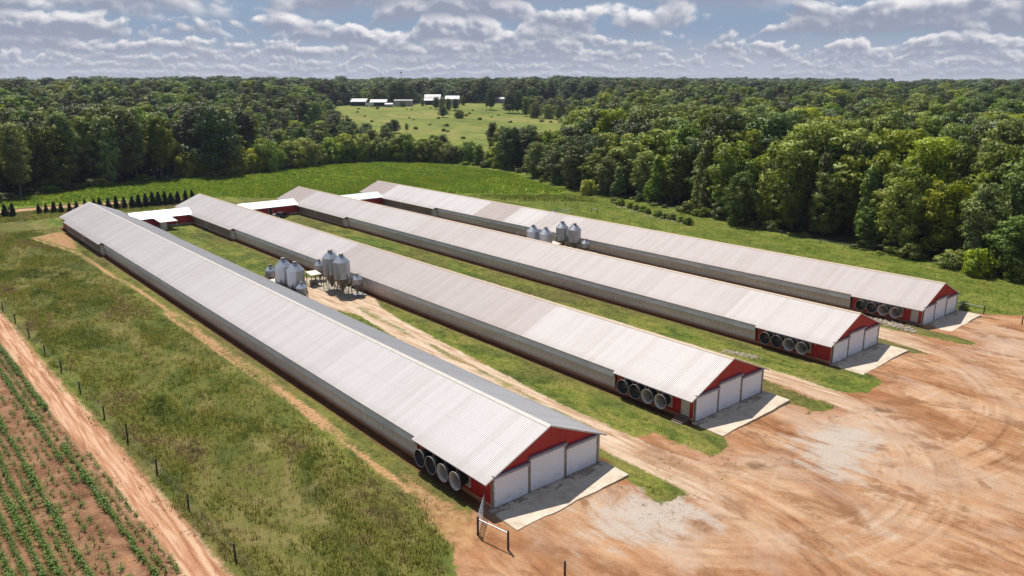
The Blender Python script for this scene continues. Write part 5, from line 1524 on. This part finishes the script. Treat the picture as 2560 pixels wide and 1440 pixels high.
def instancer(name, label, cat_, pts, sc, rz, ix, coll):
    me = bpy.data.meshes.new(name)
    me.vertices.add(len(pts)); me.vertices.foreach_set('co', np.array(pts, np.float32).ravel())
    a = me.attributes.new('size', 'FLOAT_VECTOR', 'POINT'); a.data.foreach_set('vector', np.array(sc, np.float32).ravel())
    a = me.attributes.new('turn', 'FLOAT_VECTOR', 'POINT'); a.data.foreach_set('vector', np.array([(0, 0, r_) for r_ in rz], np.float32).ravel())
    a = me.attributes.new('pick', 'INT', 'POINT'); a.data.foreach_set('value', np.array(ix, np.int32))
    me.update()
    o = link_mesh(name, me, None, None, 'stuff')
    nt = bpy.data.node_groups.new(name, 'GeometryNodeTree')
    nt.interface.new_socket('Geometry', in_out='INPUT', socket_type='NodeSocketGeometry')
    nt.interface.new_socket('Geometry', in_out='OUTPUT', socket_type='NodeSocketGeometry')
    gi = nt.nodes.new('NodeGroupInput'); go = nt.nodes.new('NodeGroupOutput')
    ci = nt.nodes.new('GeometryNodeCollectionInfo'); ci.inputs['Collection'].default_value = coll
    ci.inputs['Separate Children'].default_value = True; ci.inputs['Reset Children'].default_value = True
    ip = nt.nodes.new('GeometryNodeInstanceOnPoints'); ip.inputs['Pick Instance'].default_value = True
    def na(nm, tp):
        n = nt.nodes.new('GeometryNodeInputNamedAttribute'); n.data_type = tp; n.inputs['Name'].default_value = nm
        return n.outputs[0]
    nt.links.new(gi.outputs[0], ip.inputs['Points']); nt.links.new(ci.outputs[0], ip.inputs['Instance'])
    nt.links.new(na('pick', 'INT'), ip.inputs['Instance Index'])
    er = nt.nodes.new('FunctionNodeEulerToRotation'); nt.links.new(na('turn', 'FLOAT_VECTOR'), er.inputs[0])
    nt.links.new(er.outputs[0], ip.inputs['Rotation']); nt.links.new(na('size', 'FLOAT_VECTOR'), ip.inputs['Scale'])
    nt.links.new(ip.outputs[0], go.inputs[0])
    md = o.modifiers.new('scatter', 'NODES'); md.node_group = nt
    return tag(o, label, cat_)
instancer('woodland', 'mass of leafy woodland filling the ground behind the nearer trees to the skyline', 'woodland', pts, sc, rz, ix, src)
print('woodland trees', len(pts), 'singles', len(single))

# bushes below the right-hand wood and the row of little conifers
bl = [(149.5, 129), (147.8, 126), (146.2, 122.5), (144.5, 117), (143, 113), (142, 109.5), (140.5, 106), (139.1, 101.4), (138, 99.5), (136.8, 96.5), (137.5, 94), (136.2, 89.9), (135.5, 87.5), (134.3, 85.5)]
for n, (x, y) in enumerate(bl):
    P = PROTO['bush'][n % 2]
    s = random.uniform(0.55, 0.95)
    T = thing('bush', 'low green bush among pale stones below the wood, %s from the left' % ordinal(n+1), 'bush', (x, y, tz(x, y)-0.05), random.random()*6, 'bushes among stones below the wood')
    T.scale = (s*1.1, s*1.1, s)
    link_mesh('foliage', P[1], None, T)
for lab, x, y, s in (('dark leafy bush by the gate at the right corner of the farthest barn', 101.6, -0.2, 0.62), ('small bright tree-like bush standing before the right-hand wood, near its lower right end', 131.5, 8.0, 2.1),
                     ('round yellow-green bush standing alone before the dark trees behind the fenced patch', 156.5, 148.5, 2.0)):
    T = thing('bush', lab, 'bush', (x, y, tz(x, y)-0.05), 1.0, None)
    T.scale = (s, s, s*1.05)
    me = PROTO['bush'][0][1]
    if s > 1.5:
        me = me.copy(); me.materials.clear(); me.materials.append(LM['bright'])
    link_mesh('foliage', me, None, T)
con = [(-16.5, 220.6, 1.05), (-14.6, 220.0, 1.0), (-7.7, 220.7, .78), (-5.9, 220.1, .78), (-3.7, 220.2, .86), (-2.0, 218.7, .78), (0.3, 218.8, .86), (2.2, 218.4, .78), (4.6, 218.7, .84), (7.3, 219.5, 0.95), (8.8, 219.0, 1.0), (10.9, 217.2, 0.98), (13.1, 216.7, 1.0),
       (15.3, 216.1, 1.0), (17.6, 215.5, 1.05), (19.4, 215.3, 1.0), (21.7, 215.8, 1.12), (23.9, 216.2, 1.18), (25.6, 215.6, 1.15), (27.7, 216.0, 1.12), (29.4, 215.4, 1.15), (32.0, 216.6, 1.15), (34.9, 217.9, 1.15), (37.6, 219.7, 1.1)]
con = [(-20.8, 221, 1.0), (-18.9, 220.8, 0.95)]+con
for n, (x, y, s) in enumerate(con):
    P = PROTO['conifer'][n % 2]
    T = thing('conifer', 'small dark cone-shaped conifer in the row behind the barns, %s from the left' % ordinal(n+1), 'conifer', (x, y, tz(x, y)-0.05), random.random()*6, 'row of little conifers behind the barns')
    T.scale = (s*random.uniform(1.05, 1.4), s*random.uniform(1.05, 1.4), s*random.uniform(0.85, 1.06))
    link_mesh('foliage', P[1], None, T)
    link_mesh('trunk', P[2], None, T)

# ------------------------------------------------------------------ grasses standing on the ground
def blade_mat(name, colour=None, fn=None, trans=0.25):
    mt, g = new_mat(name)
    p = g.pos()
    if fn is not None:
        c = fn(g, p)
    else:
        n = g.noise(g.V('MULTIPLY', p, (0.16, 0.07, 0.1)), 1.0, 5.0, 0.6, 1.0)
        c = g.ramp(n, colour)
    c = g.mix(1.0, c, g.ramp(g.attr('tint'), [(0.0, (0.62, 0.62, 0.58)), (1.0, (1.5, 1.45, 1.35))]), 'MULTIPLY')
    return finish(mt, g, c, 0.8, 0.0, None, 0.15, trans)
def tufts(name, label, cat_, X_, Y_, h, w, nb, spread_, mat, hvar=0.5, lean=0.45):
    q = np.random.default_rng(len(X_))
    n = len(X_); m_ = n*nb
    bx = np.repeat(X_, nb)+q.normal(0, spread_, m_); by = np.repeat(Y_, nb)+q.normal(0, spread_, m_)
    bz = terr(bx, by)-0.03
    hh = np.repeat(h*(1-hvar/2+hvar*q.random(n)), nb)*(0.6+0.6*q.random(m_))
    a = q.random(m_)*6.283
    ww = w*(0.6+0.8*q.random(m_))
    la = q.random(m_)*6.283; ll = lean*hh*q.random(m_)
    base = np.stack([bx, by, bz], 1)
    side = np.stack([np.cos(a)*ww/2, np.sin(a)*ww/2, np.zeros(m_)], 1)
    tip = base+np.stack([np.cos(la)*ll, np.sin(la)*ll, hh], 1)
    co = np.stack([base-side, base+side, tip], 1).reshape(-1, 3)
    face_n = np.stack([-np.sin(a), np.cos(a), np.zeros(m_)], 1)
    nr = unit(np.array([0, 0, 1.0])+0.55*face_n*np.sign(q.random((m_, 1))-0.5)+0.25*q.normal(size=(m_, 3)))
    tint = np.repeat(np.clip(0.5+0.25*q.normal(size=n), 0, 1), nb)*0.6+0.4*q.random(m_)
    me = np_mesh(name, co, 3, np.repeat(nr, 3, 0), {'tint': np.repeat(tint, 3)})
    o = link_mesh(name, me, mat, None, 'stuff')
    return tag(o, label, cat_)
def scatter(x0, x1, y0, y1, n, seed):
    q = np.random.default_rng(seed)
    return q.uniform(x0, x1, n), q.uniform(y0, y1, n)
grass_b = blade_mat('grass_blades', fn=grass_colour)
mead_b = blade_mat('meadow_blades', [(0.28, (0.055, 0.080, 0.014)), (0.42, (0.130, 0.160, 0.024)), (0.52, (0.205, 0.210, 0.040)), (0.61, (0.215, 0.165, 0.070)), (0.75, (0.125, 0.105, 0.05))])
crop_b = blade_mat('crop_blades', [(0.3, (0.100, 0.180, 0.014)), (0.5, (0.160, 0.240, 0.018)), (0.7, (0.25, 0.295, 0.024))])
lush_b = blade_mat('lush_blades', [(0.28, (0.065, 0.095, 0.012)), (0.45, (0.125, 0.165, 0.018)), (0.60, (0.19, 0.21, 0.034)), (0.75, (0.22, 0.19, 0.05))])
ax, ay = scatter(-31, -8.2, -20, 190, 62000, 1)
md = sdf(ax, ay, [(-28.0, -20), (-31, 106), (-33, 190), (-9.0, 190), (-9.5, 100), (-9.5, 30), (-11, 4), (-15.5, -5), (-19, -20)])
mk = (md+(vnoise(ax/2.2, ay/2.2, 4)-0.5)*3.0 > 0.2) & (sdf(ax, ay, BARE[0]) < -0.5) & (line_d(ax, ay, TRAIL1) > 0.8) & (line_d(ax, ay, TRAIL2) > 0.6)
dens = np.clip((-11.2-ax)/6+0.25, 0.12, 1)*np.clip((vnoise(ax/5, ay/9, 8)*0.6+vnoise(ax/2, ay/3, 18)*0.4-0.30)*4, 0.22, 1)
mk &= np.random.default_rng(3).random(len(ax)) < dens
tufts('meadow_grass', 'tall mottled meadow grass between the fence and the nearest barn', 'grass', ax[mk], ay[mk], 0.42, 0.055, 7, 0.16, mead_b, 0.9)
# shorter grass on the strips and verges
ax, ay = scatter(-34, 70, -14, 190, 90000, 2)
dd = np.maximum(np.maximum(sdf(ax, ay, YARD), np.maximum(sdf(ax, ay, TRACK1), sdf(ax, ay, TRACK2))), np.maximum(sdf(ax, ay, LANE), sdf(ax, ay, SOIL)))
gp = barn_gap(ax, ay)
mk = (dd+(vnoise(ax/1.8, ay/1.8, 14)-0.5)*2.2 < -0.4) & (gp > 1.7) & ~((ax > -27.5) & (ax < -11)) & (sdf(ax, ay, BARE[0]) < -0.5) & (line_d(ax, ay, TRAIL1) > 0.7)
mk &= ~((ax > 16.5) & (ax < 22.5) & (ay > 73) & (ay < 93)) & ~((ax > 7) & (ax < 12) & (ay > 72) & (ay < 91))
mk &= ~((ay > 164) & (ay < 182) & (ax > 7) & (ax < 56))
tufts('grass', 'short rough grass on the strips between barns and tracks', 'grass', ax[mk], ay[mk], 0.20, 0.05, 5, 0.14, grass_b, 0.9)
ax, ay = scatter(99, 162, -12, 200, 34000, 3)
mk = (sdf(ax, ay, FARM) > 1) & (sdf(ax, ay, FIELD) < -1) & (sdf(ax, ay, YARD) < -1) & (barn_gap(ax, ay) > 2)
tufts('grass', 'bright mown grass between the farthest barn and the right-hand wood', 'grass', ax[mk], ay[mk], 0.24, 0.09, 5, 0.25, lush_b, 0.9)
ax, ay = scatter(120, 152, 134, 176, 1500, 13)
mk = sdf(ax, ay, [(124.5, 176), (124.5, 157), (137, 144), (145, 134), (152, 140), (150, 155)]) > 0
tufts('weeds', 'tall dark weeds in the fenced patch near the right-hand wood', 'weeds', ax[mk], ay[mk], 0.55, 0.2, 6, 0.5, lush_b, 1.0)
ax, ay = scatter(-90, 184, 208, 314, 60000, 4)
ax2, ay2 = scatter(60, 184, 155, 240, 22000, 6)
ax = np.concatenate([ax, ax2]); ay = np.concatenate([ay, ay2])
mk = sdf(ax, ay, FIELD) > 0.5
tufts('crop', 'bright green knee-high crop on the field behind the barns', 'crop', ax[mk], ay[mk], 0.62, 0.20, 5, 0.28, crop_b, 0.5)
ax, ay = scatter(-26, 44, 208, 226, 5000, 15)
tufts('grass', 'rough grass around the row of little conifers', 'grass', ax, ay, 0.45, 0.10, 6, 0.2, mead_b, 0.9)
ax, ay = scatter(-19, 20, -26, -3, 2600, 16)
yd = sdf(ax, ay, YARD)
mk = (yd < 3.5+6*(vnoise(ax/2.5, ay/2.5, 3)-0.5)) & (vnoise(ax/0.9, ay/0.9, 12) > 0.55) & ~((ax > -8) & (ax < 8) & (ay > -5.0))
tufts('weeds', 'small scattered weeds at the edge of the dirt yard', 'weeds', ax[mk], ay[mk], 0.14, 0.06, 5, 0.14, mead_b, 0.9)

# ------------------------------------------------------------------ young corn in rows
corn_m, g = new_mat('corn_leaf')
c = g.mix(g.attr('tint'), (0.065, 0.130, 0.014), (0.150, 0.250, 0.028))
hs = g.node('ShaderNodeHueSaturation'); g.put(hs.inputs['Color'], c)
g.put(hs.inputs['Value'], g.M('ADD', 0.8, g.M('MULTIPLY', g.node('ShaderNodeObjectInfo').outputs['Random'], 0.4)))
finish(corn_m, g, hs.outputs[0], 0.55, 0.0, None, 0.3, 0.28)
def corn_np(seed):
    q = np.random.default_rng(seed)
    quads_, tint_ = [], []
    nl = 8
    for k in range(nl):
        a = k*np.pi+q.normal(0, 0.5)
        L = 0.42+0.2*q.random(); z0 = 0.05+0.055*k; wd = 0.05+0.02*q.random()
        rise = 0.30+0.25*q.random()
        d = np.array([np.cos(a), np.sin(a), 0]); s_ = np.array([-np.sin(a), np.cos(a), 0])
        prev = None
        for j in range(5):
            t = j/4
            p_ = d*(L*t*0.85)+np.array([0, 0, z0+rise*1.5*t-rise*1.75*t*t])
            hw = wd*0.5*(0.55+1.2*t-1.75*t*t+0.02)*1.5
            hw = max(hw, 0.004)
            cur = (p_-s_*hw, p_+s_*hw)
            if prev is not None:
                quads_.append([prev[0], prev[1], cur[1], cur[0]]); tint_ += [0.2+0.6*q.random()]*4
            prev = cur
    # stalk
    for a in (0, np.pi/2):
        s_ = np.array([np.cos(a), np.sin(a), 0])*0.014
        quads_.append([-s_, s_, s_*0.5+np.array([0, 0, 0.55]), -s_*0.5+np.array([0, 0, 0.55])]); tint_ += [0.6]*4
    return np.array(quads_).reshape(-1, 3), np.array(tint_)
CORN = [corn_np(s_) for s_ in (1, 2, 3, 4)]
corn_me = []
for co, tt in CORN:
    me = np_mesh('corn_plant', co, 4, None, {'tint': tt}, False); me.materials.append(corn_m); corn_me.append(me)
def lane_x(y): return -30.6-0.030*y
rows = [(-1.45, 0.55, 6, 36), (-2.25, 0.40, 4, 56), (-3.0, 0.97, 2, 40), (-3.05, 0.6, 40, 110), (-2.2, 0.92, 52, 96), (-3.9, 0.85, 30, 100), (-4.7, 0.25, 4, 60), (-5.5, 0.3, 6, 80), (-6.2, 0.2, 8, 60),
        (-7.0, 0.85, 10, 62), (-7.85, 0.6, 12, 58), (-8.75, 0.93, 12, 52), (-9.75, 0.93, 12, 48), (-10.75, 0.93, 12, 46), (-11.75, 0.93, 12, 44), (-12.75, 0.93, 14, 42), (-13.75, 0.93, 14, 40)]
plants = []
q = np.random.default_rng(77)
for ri, (off, den, y0, y1) in enumerate(rows):
    y = y0
    while y < y1:
        y += 0.21+0.06*q.random()
        keep = den*(0.55+0.9*vnoise(np.array(y/2.4), np.array(off*7.0), 21)) if den < 0.9 else den
        if q.random() < keep:
            x = lane_x(y)+off+q.normal(0, 0.09)
            s_ = (0.85+0.45*q.random())*(1.05 if den > 0.8 else 0.75)*(0.75+0.5*float(vnoise(np.array(y/5), np.array(off), 22)))
            plants.append((x, y, s_, q.random()*6.28, ri))
def in_view(x, y):
    v = Vector((x, y, tz(x, y)))-Vector((CX, CY, CZ))
    zc = v.dot(fw)
    return abs(v.dot(r2)/zc*1913.2) < 1290 and abs(v.dot(u2)/zc*1913.2) < 730
vis = sorted([p_ for p_ in plants if in_view(p_[0], p_[1])], key=lambda p_: math.hypot(p_[0]-CX, p_[1]-CY)/p_[2])
near = set(id(p_) for p_ in vis[:295])
rowname = {}
for k, (off, den, y0, y1) in enumerate(sorted(set((r_[0],) + r_[1:] for r_ in rows), key=lambda r_: -r_[0])):
    rowname[rows.index((off, den, y0, y1))] = k+1
used_rows = sorted({rowname[p_[4]] for p_ in vis[:295]})
for p_ in vis[:295]:
    x, y, s_, a, ri = p_
    o = link_mesh('corn_plant', corn_me[int(a*10) % 4], None)
    o.location = (x, y, tz(x, y)-0.02); o.rotation_euler = (0, 0, a); o.scale = (s_, s_, s_)
    tag(o, 'young corn plant in the %s row from the dirt lane, lower left' % ordinal(rowname[ri]), 'corn plant', 'young corn plants in rows')
co_all, t_all = [], []
for p_ in plants:
    if id(p_) in near: continue
    x, y, s_, a, ri = p_
    co, tt = CORN[int(a*10) % 4]
    ca, sa = math.cos(a), math.sin(a)
    co_all.append(np.stack([(co[:, 0]*ca-co[:, 1]*sa)*s_+x, (co[:, 0]*sa+co[:, 1]*ca)*s_+y, co[:, 2]*s_+tz(x, y)-0.02], 1)); t_all.append(tt)
me = np_mesh('corn_rows', np.concatenate(co_all), 4, None, {'tint': np.concatenate(t_all)}, False)
tag(link_mesh('corn_rows', me, corn_m, None, 'stuff'), 'rows of young corn further up the red soil at left', 'corn')

# ------------------------------------------------------------------ haze
hz = MB().box(-2600, 3600, -900, 3900, -12, 90).build('haze', None, None, 'stuff')
tag(hz, 'thin pale blue summer haze in the air over the far woods', 'haze')
hm = bpy.data.materials.new('haze'); hm.use_nodes = True; hm.node_tree.nodes.clear()
g = NG(hm.node_tree)
pv = g.node('ShaderNodeVolumePrincipled')
pv.inputs['Color'].default_value = (0.62, 0.72, 0.95, 1)
pv.inputs['Density'].default_value = 0.00006
pv.inputs['Anisotropy'].default_value = 0.2
ho = g.node('ShaderNodeOutputMaterial')
hm.node_tree.links.new(pv.outputs[0], ho.inputs['Volume'])
hz.data.materials.append(hm)
